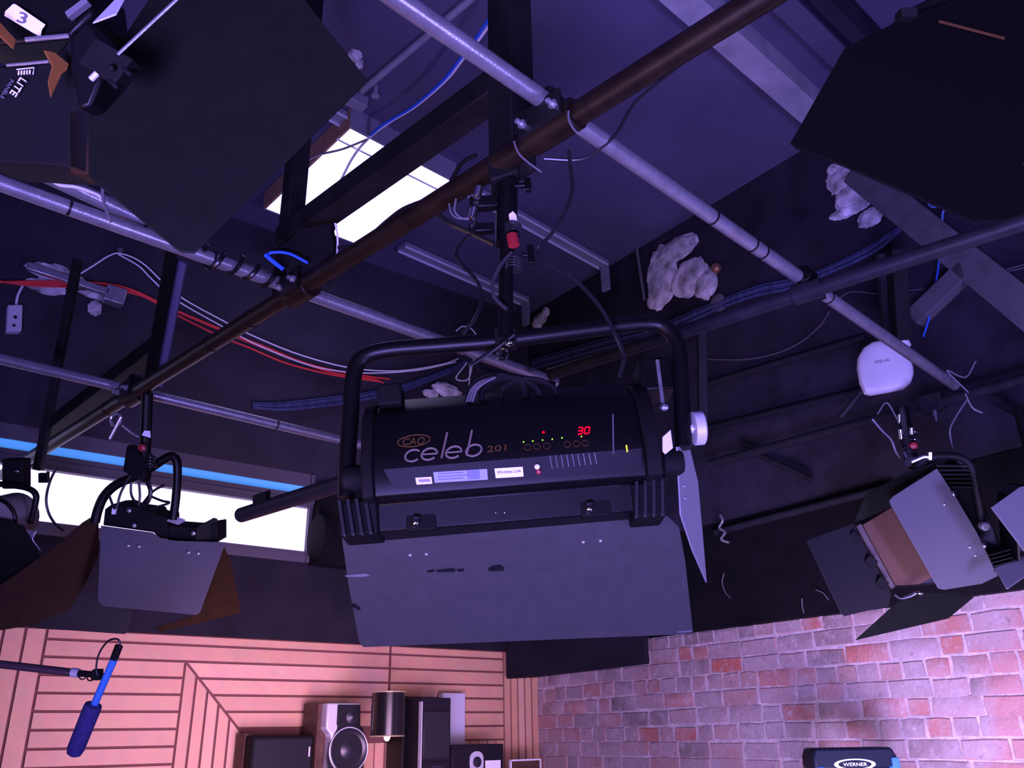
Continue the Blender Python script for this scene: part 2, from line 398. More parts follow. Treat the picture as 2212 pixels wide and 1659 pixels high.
def rail(px, lab, zz, w):
    a, b = onz(*px[0], zz), onz(*px[1], zz); d = (b-a).normalized(); n = d.cross(Z).normalized()
    t = thing('ceiling_rail', lab, 'rail', a.lerp(b, .5), 'slotted steel rails beside the ceiling light'); mb = MB()
    mb.prism([a-n*w/2, a+n*w/2, b+n*w/2, b-n*w/2], Z*.03)
    for s in (-1, 1): pass
    mb.obj('channel', m_rail, t)
    for s in (-1, 1):
        mb = MB(); mb.prism([a+n*(s*w/2-.004), a+n*(s*w/2+.004), b+n*(s*w/2+.004), b+n*(s*w/2-.004)], Z*-.012); mb.obj('lip', m_lip, t)
    mb = MB(); mb.box(b+d*.015-Z*.07, d*.012, n*.03, Z*.11); mb.obj('end_bracket', m_rail, t, .003)
    for k in (.03, -.09):
        pass
    return t
rail([(690, 232), (1303, 574)], 'pale steel ceiling rail along the far right edge of the glowing light', CEIL-.045, .075)
rail([(868, 536), (1132, 652)], 'pale steel ceiling rail running right from the lower corner of the glowing light', CEIL-.045, .075)
def cconduit(a, b, w, conv, lab, m, name='ceiling_conduit'):
    p, q = conv(*a), conv(*b); mb = MB(); mb.tube(p, q, w, 10); return tag(mb.obj(name, m), lab, 'conduit')
cconduit((1036, -18), (782, 196), .018, lambda x, y: onz(x, y, CEIL-.02), 'pale conduit on the ceiling behind the bright grey pipe at top', m_rail)
t = thing('ceiling_bracket', 'small pale bracket on the ceiling between big flap and glowing light', 'bracket', onz(770, 218, CEIL))
mb = MB(); c = onz(770, 218, CEIL-.03); mb.box(c, U*.05, V*.03, Z*.03); mb.obj('plate', m_rail, t, .004)
mb = MB(); c = onz(812, 186, CEIL-.05); mb.lathe(onz(812, 186, CEIL), -Z, [(0, .012), (.05, .012), (.055, .02), (.06, .02)], 12); tag(mb.obj('ceiling_hook', m_rail), 'small pale hook beside the conduit at top left of the glowing light', 'hook')
cconduit((1371, 508), (1392, 648), .010, lambda x, y: brick(x, y, .07), 'thin upright conduit left of the broken plaster patch', m_cabgrey, 'wall_conduit')
# ------------------------------------------------------------------ pipe grid
def pipe(name, a, b, r, m, label, cat='pipe', group='pale grey grid pipes', bands=()):
    t = thing(name, label, cat, a.lerp(b, .5), group); mb = MB(); mb.tube(a, b, r, 24); mb.obj('tube', m, t)
    d = (b-a).normalized(); mb2 = MB()
    for k in bands:
        c = a.lerp(b, k); mb2.lathe(c, d, [(0, r), (.0005, r+.0018), (.006, r+.0018), (.0065, r)], 24)
    if bands: mb2.objs('tape_band', m_cabblack, t)
    return t
RA = .0195; RB = .0255
A1 = (onz(790, -50, ZA), onz(2062, 832, ZA)); A2 = (onz(-90, 363, ZA), onz(1200, 826, ZA)); A3 = (onz(-70, 758, ZA), onz(1010, 1016, ZA))
pipe('grid_pipe', *A1, RA, m_scaff, 'bright grey pipe running from top centre down to the white access point', bands=(.18, .39, .46, .48, .62))
pipe('grid_pipe', *A2, RA, m_scaff, 'grey pipe from left edge under the big black flap to behind the central light', bands=(.12, .31))
pipe('grid_pipe', *A3, RA*.95, m_scaff, 'thin grey pipe above the blue window strip, ending behind the central light', bands=(.52, .66, .78))
pipe('grid_pipe', onz(86, 372, ZA+.05), onz(440, 536, ZA+.05), RA, m_scaff, 'short grey pipe above its longer neighbour, half hidden by the big black flap', bands=(.6,))
_a, _b = onz(-40, 1055, ZB), onz(1720, -50, ZB); _k = ((K-_a).dot(V)+.09)/(_b-_a).dot(V); B1 = (_a.lerp(_b, max(0, _k)), _b); B2 = (onz(2260, 464, ZB), onz(1188, 809, ZB))
pipe('grid_pipe', *B1, RB, m_bronze, 'long dark brown pipe crossing the whole grid from lower left to top', group='dark cross pipes', bands=(.3, .36, .5, .56))
pipe('grid_pipe', *B2, RB*.86, m_scaffd, 'dark pipe from right edge passing just behind the central light frame', group='dark cross pipes')
pipe('grid_pipe', brick(2290, 798, .3), brick(1530, 1003, .3), RA*1.1, m_cond, 'dark pipe under the white access point, carrying a square coupler', group='dark cross pipes')
pipe('grid_pipe', brick(1605, 968, .12), brick(1755, 1036, .12), .016, m_cond, 'short dull pipe stub on black wall right of the chrome knob', group='wall pipes')
pipe('grid_pipe', brick(2150, 862, .25), brick(2290, 945, .25), .02, m_cond, 'short dull pipe stub at right edge below the square coupler', group='wall pipes')
for (x0, y0, x1, y1, lab) in ((1520, 832, 1870, 728, 'uppermost dark conduit on black wall right of the central light'), (1530, 925, 1900, 835, 'middle dark conduit on black wall passing behind the access point'), (1545, 1150, 1930, 1050, 'lowest dark conduit on black wall left of the right hand light')):
    pipe('wall_conduit', brick(x0, y0, .08), brick(x1, y1, .08), .018, m_cond, lab, 'conduit', 'dark conduits on the black wall')
# black square frame holding the grid
def sq(a, b, w, name, m, label, cat, group=None, side=None):
    d = (b-a).normalized(); s = (side or d.cross(Z if abs(d.z) < .8 else U)).normalized(); s = (s-d*s.dot(d)).normalized(); n = d.cross(s)
    mb = MB(); mb.box(a.lerp(b, .5), d*(b-a).length/2, s*w/2, n*w/2); o = mb.obj(name, m, bevel=.003); return tag(o, label, cat, group)
ZF = 3.0
fa = onz(1090, 178, ZF); fb = onz(615, 520, ZF)
sq(fa, fb, .068, 'frame_beam', m_steel, 'black square steel beam crossing in front of the ceiling light', 'beam')
def vert(px, py, D, z0, z1, w, name, m, lab, cat, grp=None):
    p = pt(px, py, D); a = Vec((p.x, p.y, z0)); b = Vec((p.x, p.y, z1))
    return sq(a, b, w, name, m, lab, cat, grp, side=(B1[1]-B1[0]))
c1 = fa+(fa-fb).normalized()*.02
sq(Vec((c1.x, c1.y, 2.74)), Vec((c1.x, c1.y, CEIL)), .075, 'frame_post', m_steel, 'thick black post at top centre holding the grid', 'post', 'black ceiling posts', side=(fa-fb))
sq(Vec((fb.x, fb.y, 2.78))+(fb-fa).normalized()*-.03, Vec((fb.x, fb.y, CEIL))+(fb-fa).normalized()*-.03, .055, 'frame_post', m_steel, 'black post in front of the left part of the ceiling light', 'post', 'black ceiling posts', side=(fa-fb))
p_ = onz(148, 620, 3.6)
def slim(px0, px1, D, w, lab, m=m_steel):
    a, b = pt(*px0, D), pt(*px1, D); b = Vec((a.x, a.y, b.z)); b2 = pt(*px1, D)
    mb = MB(); d = (b2-a).normalized(); s = (d.cross(F)).normalized()
    mb.box(a.lerp(b2, .5), d*(b2-a).length/2, s*w/2, d.cross(s)*w/2); return tag(mb.obj('hanging_post', m, bevel=.002), lab, 'post', 'slim hanging posts')
slim((168, 560), (82, 1015), 3.3, .03, 'slim dark post left of the small light, down to the brown pipe')
slim((1515, 690), (1518, 905), 2.9, .03, 'slim black post just right of the central light frame')
slim((1936, 540), (1948, 735), 3.5, .06, 'stout black post above the white access point')
slim((1903, 548), (1918, 730), 3.6, .035, 'slimmer dark post left of the stout one above access point', m_scaffd)
fc = onz(345, 745, 3.0)
d1 = (B1[1]-B1[0]).normalized()
sq(pt(345, 745, 3.6), pt(100, 935, 4.0), .07, 'frame_beam', m_steel, 'dark beam behind the brown pipe at left, above the blue window strip', 'beam')
# telescopic drop arm of the left light (square, one side lit)
pV = onz(372, 530, ZA-.03); yV = pV.y
# ------------------------------------------------------------------ couplers
def coupler(c, dirA, dirB, rA, rB, lab, m=m_bronze, sz=.05):
    """two half-clamps at right angles round two crossing pipes, with bolts"""
    t = thing('pipe_clamp', lab, 'clamp', c, 'clamps where the pipes cross')
    mb = MB(); mb.tube(c-dirB*sz, c+dirB*sz, rB*1.35, 20); mb.obj('sleeve', m, t, .002)
    mb = MB(); ca = c+Z*(ZA-ZB); mb.tube(ca-dirA*sz*.55, ca+dirA*sz*.55, rA*1.4, 20); mb.obj('saddle', m_black, t, .002)
    mb = MB(); n = dirB.cross(Z).normalized()
    mb.box(c+n*rB*1.6+Z*.01, dirB*sz*.9, n*.004, Z*.03); mb.obj('bracket', m_steel, t, .001)
    for s in (-1, 1):
        mb = MB(); q = c+n*(rB*1.6+.004)+dirB*s*sz*.68+Z*.005
        mb.lathe(q, n, [(0, .010), (.007, .010), (.008, .006), (.02, .006), (.021, .004)], 6); mb.obj('bolt', m_zinc, t)
    return t
dA = (A1[1]-A1[0]).normalized(); dB = (B1[1]-B1[0]).normalized(); dB2 = (B2[1]-B2[0]).normalized(); dA2 = (A2[1]-A2[0]).normalized(); dA3 = (A3[1]-A3[0]).normalized()
coupler(onz(1195, 275, ZB), dA, dB, RA, RB, 'big brown pipe clamp at top centre under the bright grey pipe', sz=.062)
coupler(onz(650, 628, ZB), dA2, dB, RA, RB, 'brown pipe clamp below the ceiling light', sz=.05)
coupler(onz(292, 853, ZB), dA3, dB, RA, RB, 'brown pipe clamp over the small left light', sz=.05)
coupler(onz(1745, 630, ZB), dA, dB2, RA, RB*.86, 'dark clamp with two shiny bolts where pipes cross at right', m=m_scaffd, sz=.04)
# square coupler on the low right pipe
t = thing('square_coupler', 'square grey coupler on the pipe below the access point', 'clamp', brick(2015, 872, .3))
c = brick(2015, 872, .3); db = (brick(2290, 798, .3)-brick(1530, 1003, .3)).normalized(); nb_ = db.cross(Z).normalized()
mb = MB(); mb.box(c, db*.045, nb_*.03, Z*.034); mb.obj('body', m_scaffd, t, .004)
mb = MB(); mb.lathe(c-Z*.034, -Z, [(0, .009), (.012, .009), (.014, .005), (.04, .005)], 10); mb.obj('bolt', m_zinc, t)
# junction box with curved cover below ceiling light
t = thing('cable_hood', 'black curved hood on the brown pipe under the ceiling light', 'bracket', pt(672, 545, 2.35))
mb = MB(); d_ = 2.35; rows = []
for k in range(9):
    a = -1.2+2.0*k/8; rows.append((722-14*(1-math.cos(a*.9))*1.6, 478+118*k/8))
pts = [pt(x, y, d_) for x, y in [(650, 492), (722, 480)]+rows[1:]+[(700, 610), (622, 620), (610, 545), (585, 540), (622, 520)]]
mb.prism(pts, F*.05); mb.obj('cover', m_drape, t, .003)
mb = MB(); mb.sweep([pt(x+2, y, d_-.004) for x, y in [(722, 482), (727, 510), (726, 545), (719, 572), (712, 588)]], .0028, 6); o = mb.obj('edge_trim', m_white, t); o['label'] = 'white edge trim'
# ------------------------------------------------------------------ helper for flat plates seen in the photo
def pl3(a, b, c):
    A, Bq, Cq = pt(*a), pt(*b), pt(*c); n = (Bq-A).cross(Cq-A).normalized(); return A, n
def plate(pxs, plane, th, name, m, parent=None, bevel=.0008):
    A, n = plane
    if n.dot(F) < 0: n = -n
    mb = MB(); mb.prism([onp(x, y, A, n) for x, y in pxs], n*th); return mb.obj(name, m, parent, bevel)
def rivet(mb, x, y, plane, r=.004, h=.003):
    A, n = plane
    if n.dot(F) > 0: n = -n
    c = onp(x, y, A, n); mb.lathe(c, n, [(0, r), (h*.6, r*.8), (h, r*.4)], 12)
def disc(mb, x, y, plane, r, h=.001, n=16):
    A, nn = plane
    if nn.dot(F) > 0: nn = -nn
    mb.lathe(onp(x, y, A, nn), nn, [(0, r), (h, r)], n)
# ------------------------------------------------------------------ central studio light
yC = onz(1090, 345, ZB).y
def L(x, y, dy=0): return ony(x, y, yC+dy)
cl = thing('studio_light', 'large black studio light panel with lit red number, hanging in the middle', 'studio light', L(1095, 985, .05))
al = math.radians(3.7); EX = Vec((math.cos(al), 0, math.sin(al))); EZ = Vec((-math.sin(al), 0, math.cos(al))); EY = Vec((0, 1, 0))
O = L(1095, 985, 0)
def loc(p): d = p-O; return d.dot(EX), d.dot(EZ)
def G(x, y_, z): return O+EX*x+EY*y_+EZ*z
def gz(py, dy): return loc(L(1095, py, dy))[1]
xl = loc(L(806, 980))[0]; xr = loc(L(1392, 980))[0]
prof = [(.15, gz(846, .15)), (.06, gz(862, .06)), (.012, gz(886, .012)), (-.012, gz(994, -.012)), (.004, gz(1052, .004)), (.035, gz(1066, .035)), (.045, gz(1128, .045)), (.15, gz(1150, .15))]
mb = MB(); mb.prism([G(xl, a, b) for a, b in prof], EX*(xr-xl)); mb.obj('housing', m_black, cl, .003)
for nm, x0, x1 in (('end_cap', xl-.022, xl), ('end_cap', xr, xr+.03)):
    mb = MB(); mb.prism([G(x0, a-(.006 if a < .14 else -.02), b*1.03) for a, b in prof], EX*(x1-x0)); mb.obj(nm, m_blackm, cl, .004)
# ribbed corner blocks
for sx, ctr, sk in ((-1, (768, 1118), -.14), (1, (1402, 1078), .14)):
    mb = MB(); c = L(*ctr, .03); cx, cz = loc(c)
    mb.box(G(cx, .075, cz), EX*.030, EY*.045, EZ*.032); o = mb.obj('corner_block', m_blackm, cl, .004)
    mb = MB()
    for k in range(4):
        dx = -.024+.016*k
        mb.box(G(cx+dx, .027, cz), EX*.003+EZ*0, EY*.006, EZ*.034+EX*(-sk*.034)*-1)
    mb.objs('rib', mat('worn_black_edge', (.025, .025, .028), .3), cl, .001)
# yoke
mb = MB(); mb.sweep([L(x, y, .05) for x, y in [(748, 1075), (750, 1000), (757, 900), (762, 825), (778, 778), (830, 757), (960, 746), (1090, 735), (1250, 715), (1395, 699), (1442, 712), (1465, 755), (1471, 830), (1474, 900), (1477, 968)]], .0165, 14); mb.obj('yoke', m_black, cl)
for x, y in ((765, 1035), (1450, 1000)):
    mb = MB(); c = L(x, y, .05); mb.lathe(c-EX*.022, EX, [(0, .022), (.006, .028), (.03, .028), (.044, .02)], 18); mb.obj('pivot_knob', m_blackm, cl)
mb = MB(); c = L(1482, 927, .05); mb.lathe(c, EX, [(0, .009), (.012, .009)], 14); c2 = c+EX*.012
mb.lathe(c2, EX, [(0, .02), (.002, .033), (.02, .033), (.023, .029)], 24); o = mb.obj('tilt_knob', mat('brushed_metal', (.8, .8, .85), .35, .4), cl); o['label'] = 'chrome tilt knob'
plate([(1431, 944), (1449, 928), (1454, 968), (1437, 982), (1431, 975)], pl3((1431, 944, 1.55), (1454, 968, 1.55), (1437, 982, 1.55)), .003, 'bracket', m_silver, cl)
mb = MB(); mb.tube(L(1420, 778, .03), L(1432, 876, .03), .004, 8); mb.ball(L(1435, 880, .02), EX*.009, EY*.007, EZ*.007); mb.obj('spring_rod', m_zinc, cl)
mb = MB(); mb.box(L(1412, 822, .09), EX*.032, EY*.04, EZ*.035); mb.obj('ballast_block', m_black, cl, .004)
mb = MB(); mb.box(L(845, 862, .07), EX*.024, EY*.03, EZ*.022); mb.obj('corner_pad', m_blackm, cl, .004)
# panel between (.012,886) and (-.012,994): lettering plane
PA, PB = G(0, prof[2][0], prof[2][1]), G(0, prof[3][0], prof[3][1])
pz_ = (PA-PB).normalized(); pn = EX.cross(pz_).normalized()
if pn.dot(F) > 0: pn = -pn
def onpanel(x, y, off=.0004): return onp(x, y, PA+pn*off, pn)
def ptext(nm, s, x0, y0, x1, y1, h, m, shear=0):
    """text between two baseline pixels"""
    a, b = onpanel(x0, y0), onpanel(x1, y1); ex = (b-a).normalized(); ez = pz_
    hh = (onpanel((x0+x1)/2, (y0+y1)/2-h)-onpanel((x0+x1)/2, (y0+y1)/2)).length
    return text(nm, s, m, cl, a.lerp(b, .5)+ez*hh/2, ex, ez, (b-a).length, hh, shear)
def stroke(pts, r=.0021):
    mb = MB(); mb.sweep([onpanel(*p) for p in pts], r, 6, 1); mb.obj('lettering', m_greyink, cl)
def arc(cx, cy, a0, a1, rx=16.5, ry=12.5, n=22):
    o_ = []
    for i in range(n+1):
        a = math.radians(a0+(a1-a0)*i/n); x, y = rx*math.cos(a), ry*math.sin(a)
        o_.append((cx+x+y*.22, cy-y-x*.07))
    return o_
stroke(arc(892, 984, 42, 318)); 
for ex0, ey0 in ((927.5, 980.5), (980, 976.5)): stroke(arc(ex0, ey0, 0, 318)+[]); stroke([(ex0-16, ey0+1.1), (ex0+16.5, ey0-1.1)], .0017)
stroke([(953.5, 989.5), (966, 934.5)]); stroke(arc(1023.5, 972.5, 0, 360)); stroke([(1008, 983.5), (1019.5, 929.5)])
ptext('lettering', '201', 1052, 977, 1095, 973, 13, m_tanink, .1)
ptext('lettering', 'CAO', 870, 962, 918, 959, 15, m_tanink, .2)
mb = MB(); ce = onpanel(894, 952); mb.sweep([ce+EX*.030*math.cos(t)+pz_*.0125*math.sin(t)+EX*.004*math.sin(t) for t in [2*math.pi*i/32 for i in range(33)]], .0011, 6, 1); mb.obj('logo_ring', m_tanink, cl)
def seg(mb, x0, y0, w, h, segs):
    """seven segment digit at pixel box"""
    P_ = {'a': (0, 0, 1, 0), 'b': (1, 0, 1, .5), 'c': (1, .5, 1, 1), 'd': (0, 1, 1, 1), 'e': (0, .5, 0, 1), 'f': (0, 0, 0, .5), 'g': (0, .5, 1, .5)}
    for s in segs:
        a, b, c, d = P_[s]; sl = -.12
        p, q_ = onpanel(x0+a*w+(1-b)*h*.15, y0+b*h-a*1), onpanel(x0+c*w+(1-d)*h*.15, y0+d*h-c*1)
        mb.tube(p.lerp(q_, .1), p.lerp(q_, .9), .0011, 6)
mb = MB(); seg(mb, 1247, 924, 10, 14, 'abcdg'); seg(mb, 1262, 923, 10, 14, 'abcdef'); o = mb.obj('digital_readout', m_red, cl); o['label'] = 'lit red number readout'
plp = (PA+pn*.0004, pn)
mb = MB(); disc(mb, 1174, 934, plp, .0022); o = mb.obj('indicator', m_red, cl)
for x, y in ((1131, 955), (1151, 953), (1172, 951), (1193, 949), (1214, 946)):
    mb = MB(); disc(mb, x, y, plp, .0013); mb.obj('indicator', m_green, cl)
mb = MB(); disc(mb, 1256, 943, plp, .0013); mb.obj('indicator', m_yel, cl)
for x in (1140, 1160, 1181, 1225, 1245, 1264):
    mb = MB(); c = onpanel(x, 966-(x-1140)*.07); mb.ring(c, pn, .0062, .0006, 18, 5); mb.obj('button', m_tanink, cl)
mb = MB(); mb.tube(onpanel(1353, 962), onpanel(1355, 976), .0014, 6); mb.obj('indicator', m_yel, cl)
mb = MB(); mb.tube(onpanel(1324, 895), onpanel(1325, 980), .0016, 6); mb.obj('panel_seam', m_zinc, cl)
# label strip between (-.012,994) and (.004,1052)
SA, SB = G(0, prof[3][0], prof[3][1]), G(0, prof[4][0], prof[4][1])
sz_ = (SA-SB).normalized(); sn = EX.cross(sz_).normalized()
if sn.dot(F) > 0: sn = -sn
def onstrip(x, y, off=.0004): return onp(x, y, SA+sn*off, sn)
def sticker(pxs, nm, m, off=.0002):
    mb = MB(); mb.prism([onstrip(x, y, off) for x, y in pxs], sn*.0006); return mb.obj(nm, m, cl)
mb = MB(); mb.prism([onstrip(x, y, .0002) for x, y in [(828, 1014), (1180, 985), (1385, 968), (1385, 1012), (1190, 1028), (850, 1052)]], sn*.0001); mb.obj('label_rail', mat('dark_grey_plastic', (.006, .0055, .009), .5), cl)
def quad(x0, y0, x1, y1, sl=-.06): w = x1-x0; return [(x0, y0), (x1, y0+sl*w), (x1+2, y1+sl*w), (x0+3, y1)]
sticker(quad(897, 1032, 932, 1047), 'sticker', m_paper); sticker(quad(903, 1036, 928, 1042), 'sticker_print', m_cabgrey, .0009)
sticker(quad(936, 1020, 1052, 1043), 'sticker', m_bluelab)
for k in range(3): sticker(quad(945, 1023+k*6, 1000+10*(k % 2), 1025+k*6), 'sticker_print', mat('faint_print%d' % k, (.16, .18, .45), .6), .0009)
sticker(quad(1008, 1017, 1035, 1036), 'sticker_print', m_ink if False else mat('blue_print', (.18, .2, .5), .6), .0009)
sticker(quad(1068, 1012, 1129, 1033), 'sticker', m_white)
def stext(s, x0, y0, x1, y1, h, m):
    a, b = onstrip(x0, y0, .0012), onstrip(x1, y1, .0012); hh = (onstrip(x0, y0-h)-onstrip(x0, y0)).length
    return text('lettering', s, m, cl, a.lerp(b, .5)+sz_*hh/2, b-a, sz_, (b-a).length, hh, depth=.0002)
stext('Wireless Link', 1074, 1024, 1126, 1020, 7, m_ink); stext('LUMEN', 1090, 1015, 1108, 1013.5, 4, m_cabgrey) if False else None
mb = MB()
for k in range(9): x = 1188+k*12; mb.tube(onstrip(x, 984-k*.8, 0), onstrip(x+5, 1012-k*1.2, 0), .0013, 6)
mb.objs('vent_slot', mat('vent_edge', (.04, .04, .05), .4), cl)
mb = MB(); mb.lathe(onstrip(1160, 1008), sn, [(0, .005), (.006, .005), (.008, .003)], 14); o = mb.obj('connector', m_white, cl); o['label'] = 'white connector'
mb = MB(); mb.lathe(onstrip(1163, 1019), sn, [(0, .005), (.006, .005), (.008, .003)], 14); o = mb.obj('connector', m_redp, cl); o['label'] = 'red connector'
# flaps of the central light
plb = pl3((738, 1165, 1.66), (1431, 1110, 1.66), (1100, 1380, 1.70))
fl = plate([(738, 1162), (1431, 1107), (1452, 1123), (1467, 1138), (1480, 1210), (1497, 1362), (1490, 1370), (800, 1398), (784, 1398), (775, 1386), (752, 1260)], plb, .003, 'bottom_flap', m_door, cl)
mb = MB()
for x, y in ((886, 1199), (921, 1197), (1260, 1171), (1297, 1168)): rivet(mb, x, y, plb, .0042, .003)
mb.objs('rivet', m_zinc, fl)
A_b, n_b = plb; n_b = n_b if n_b.dot(F) < 0 else -n_b
def mark(pts, m, nm):
    mb = MB(); mb.prism([onp(x, y, A_b+n_b*.0003, n_b) for x, y in pts], n_b*.0003); return mb.obj(nm, m, fl)
for pts in ([(922, 1232), (938, 1230), (939, 1235), (924, 1237)], [(942, 1231), (975, 1227), (984, 1229), (983, 1235), (962, 1236), (944, 1236)], [(987, 1229), (1003, 1228), (1002, 1234), (988, 1235)], [(1054, 1228), (1062, 1222), (1080, 1219), (1089, 1226), (1088, 1233), (1056, 1234)]):
    mark(pts, m_ink, 'worn_mark')
mark([(745, 1243), (790, 1239), (800, 1243), (785, 1246), (748, 1246)], m_cabgrey, 'scratch')
mark([(756, 1304), (766, 1303), (779, 1313), (777, 1319), (764, 1313)], m_ink, 'chip')
mark([(1463, 1364), (1495, 1361), (1496, 1364), (1464, 1367)], m_cabgrey, 'scratch')
plr = pl3((1463, 965, 1.62), (1471, 1112, 1.62), (1527, 1259, 1.80))
fr = plate([(1463, 965), (1489, 962), (1508, 1040), (1518, 1150), (1527, 1259), (1497, 1190), (1471, 1112)], plr, .003, 'side_flap', mat('lit_grey_flap', (.27, .26, .28), .5), cl)  # light from the right is put into this flap's paler grey
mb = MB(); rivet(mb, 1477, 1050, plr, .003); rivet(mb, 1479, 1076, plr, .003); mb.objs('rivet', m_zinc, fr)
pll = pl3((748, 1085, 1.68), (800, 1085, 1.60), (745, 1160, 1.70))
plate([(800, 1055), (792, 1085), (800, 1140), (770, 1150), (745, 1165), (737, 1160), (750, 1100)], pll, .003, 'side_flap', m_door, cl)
for x, y in ((897, 1128), (1272, 1098)):
    t_ = MB(); c = L(x, y, .05); t_.box(c+EX*.012, EX*.028, EY*.01, EZ*.018); hb = t_.obj('hinge_latch', m_blackm, cl, .003)
    t_ = MB(); t_.ball(L(x, y-2, .03), EX*.008, EY*.008, EZ*.011); t_.tube(L(x-6, y+12, .03), L(x+6, y-12, .03), .004, 8); t_.obj('bolt', m_chrome, hb)
mb = MB()
for x in (1071, 1090): mb.ball(L(x, 1107, .045), EX*.004, EY*.004, EZ*.004)
mb.objs('screw', m_chrome, cl)
mb = MB(); mb.tube(L(812, 1118, .05), L(1362, 1083, .05), .006, 8); mb.obj('hinge_rod', mat('glossy_black', (.01, .01, .012), .15), cl)
# drop arm that carries it
da = thing('drop_arm', 'black telescopic drop arm with chrome spigots above the central light', 'drop arm', L(1095, 560, .03))
mb = MB(); mb.tube(L(1096, 352, .03), L(1094, 530, .03), .023, 18); mb.obj('upper_tube', m_black, da)
mb = MB(); mb.tube(L(1094, 520, .03), L(1092, 728, .03), .015, 16); mb.obj('lower_tube', m_black, da)
mb = MB(); mb.box(L(1085, 372, .03), Vec((.03, 0, .012)), Vec((0, .03, 0)), Vec((-.006, 0, .03))); mb.obj('clamp_jaw', m_steel, da, .004)
for (x0, y0, x1, y1) in ((1036, 404, 1028, 434), (1025, 450, 1017, 486)):
    mb = MB(); mb.lathe(L(x0, y0, .0), L(x1, y1, .0)-L(x0, y0, .0), [(0, .007), (.001, .0085), (.026, .0085), (.028, .006)], 18); mb.obj('spigot', m_chrome, da)
mb = MB(); mb.box(L(1045, 440, .02), EX*.03, EY*.012, EZ*.014); mb.box(L(1040, 495, .02), EX*.026, EY*.01, EZ*.01); mb.objs('spigot_arm', m_black, da, .003)
mb = MB(); mb.prism([L(x, y, .004) for x, y in [(1099, 463), (1108, 456), (1115, 464), (1120, 492), (1113, 485), (1101, 478)]], Vec((0, .004, 0))); o = mb.obj('tape_flag', m_white, da); o['label'] = 'white tape flag'
mb = MB(); mb.tube(L(1106, 508, .0), L(1110, 530, .0), .012, 14); o = mb.obj('band', m_redp, da); o['label'] = 'red band'
mb = MB()
for k in range(4): mb.ring(L(1108+k*.5, 488+k*5, .012), Vec((.1, 0, 1)), .017, .0018, 18, 6)
for k in range(4): mb.ring(L(1110, 562+k*6, .012), Vec((.15, 0, 1)), .016, .002, 18, 6)
mb.objs('spring', m_gloss, da)
mb = MB(); c = L(1128, 552, .02); mb.tube(c, c+EX*.022, .005, 10); mb.box(c+EX*.018, EX*.007, EY*.006, EZ*.022); mb.obj('wing_knob', m_black, da, .002)
mb = MB(); c = L(1140, 400, .02); mb.tube(c-EX*.03, c+EX*.008, .006, 10); mb.box(c, EX*.007, EY*.007, EZ*.016); mb.obj('wing_knob', m_black, da, .002)
mb = MB(); mb.box(L(1092, 732, .05), EX*.022, EY*.02, EZ*.018); mb.obj('yoke_clamp', m_steel, da, .003)
mb = MB(); mb.ball(L(1101, 742, .02), EX*.009, EY*.009, EZ*.006); mb.ring(L(1085, 765, .03), Vec((.3, 1, 0)), .012, .002, 16, 6); mb.tube(L(1079, 742, .03), L(1080, 770, .03), .004, 8); mb.obj('shackle', m_chrome, da)
# ------------------------------------------------------------------ cables
def cable(pxs, conv, r, m, name, lab, group=None, cat='cable', n=7):
    mb = MB(); mb.sweep([conv(*p) for p in pxs], r, n); return tag(mb.obj(name, m), lab, cat, group)
cw = lambda o: (lambda x, y: wood(x, y, o)); cb = lambda o: (lambda x, y: brick(x, y, o)); cd_ = lambda d: (lambda x, y: pt(x, y, d)); cc_ = lambda x, y: L(x, y, .0)
RED1 = [(-40, 606), (60, 612), (200, 616), (290, 630), (380, 672), (480, 715), (560, 748), (680, 790), (790, 812), (842, 819)]
RED2 = [(-40, 601), (60, 616), (190, 622), (300, 637), (375, 677), (470, 724), (540, 752), (620, 785), (720, 810), (818, 824)]
RED3 = [(-40, 611), (70, 608), (210, 611), (285, 626), (370, 666), (470, 708), (560, 744), (700, 800), (800, 818), (828, 827)]
for px, lab in ((RED1, 'red cable with its end free right of the yoke, middle of three'), (RED2, 'lowest of three red cables hanging across the left wall'), (RED3, 'red cable lying along the top of the red bundle')):
    cable(px, cw(.09), .0055, m_cabred, 'red_cable', lab, 'red cables across the left wall')
cable([(150, 606), (200, 575), (235, 553), (262, 548), (310, 570), (382, 636), (480, 692), (550, 727), (650, 767), (760, 795), (860, 801), (950, 788), (990, 775)], cw(.1), .0042, m_cabwhite, 'white_cable', 'white cable arching over a hook, upper of two above the red cables', 'white cables across the left wall')
cable([(255, 549), (300, 575), (330, 605), (380, 648), (500, 716), (560, 747), (650, 783), (720, 800), (800, 806), (900, 800), (985, 782)], cw(.1), .0042, m_cabwhite, 'white_cable', 'white cable just above the red cables, lower of two', 'white cables across the left wall')
cable([(985, 715), (1000, 705), (1020, 712), (1030, 735), (1020, 790), (1010, 820), (985, 818), (1000, 795), (1015, 780), (1013, 835)], cw(.35), .0042, m_cabwhite, 'white_cable', 'curled white cable end behind the central light frame', 'white cables across the left wall')
cable([(50, 615), (38, 640), (33, 672)], cw(.06), .006, m_cabwhite, 'white_cable', 'short white flex above the white socket at left edge', 'white cables across the left wall')
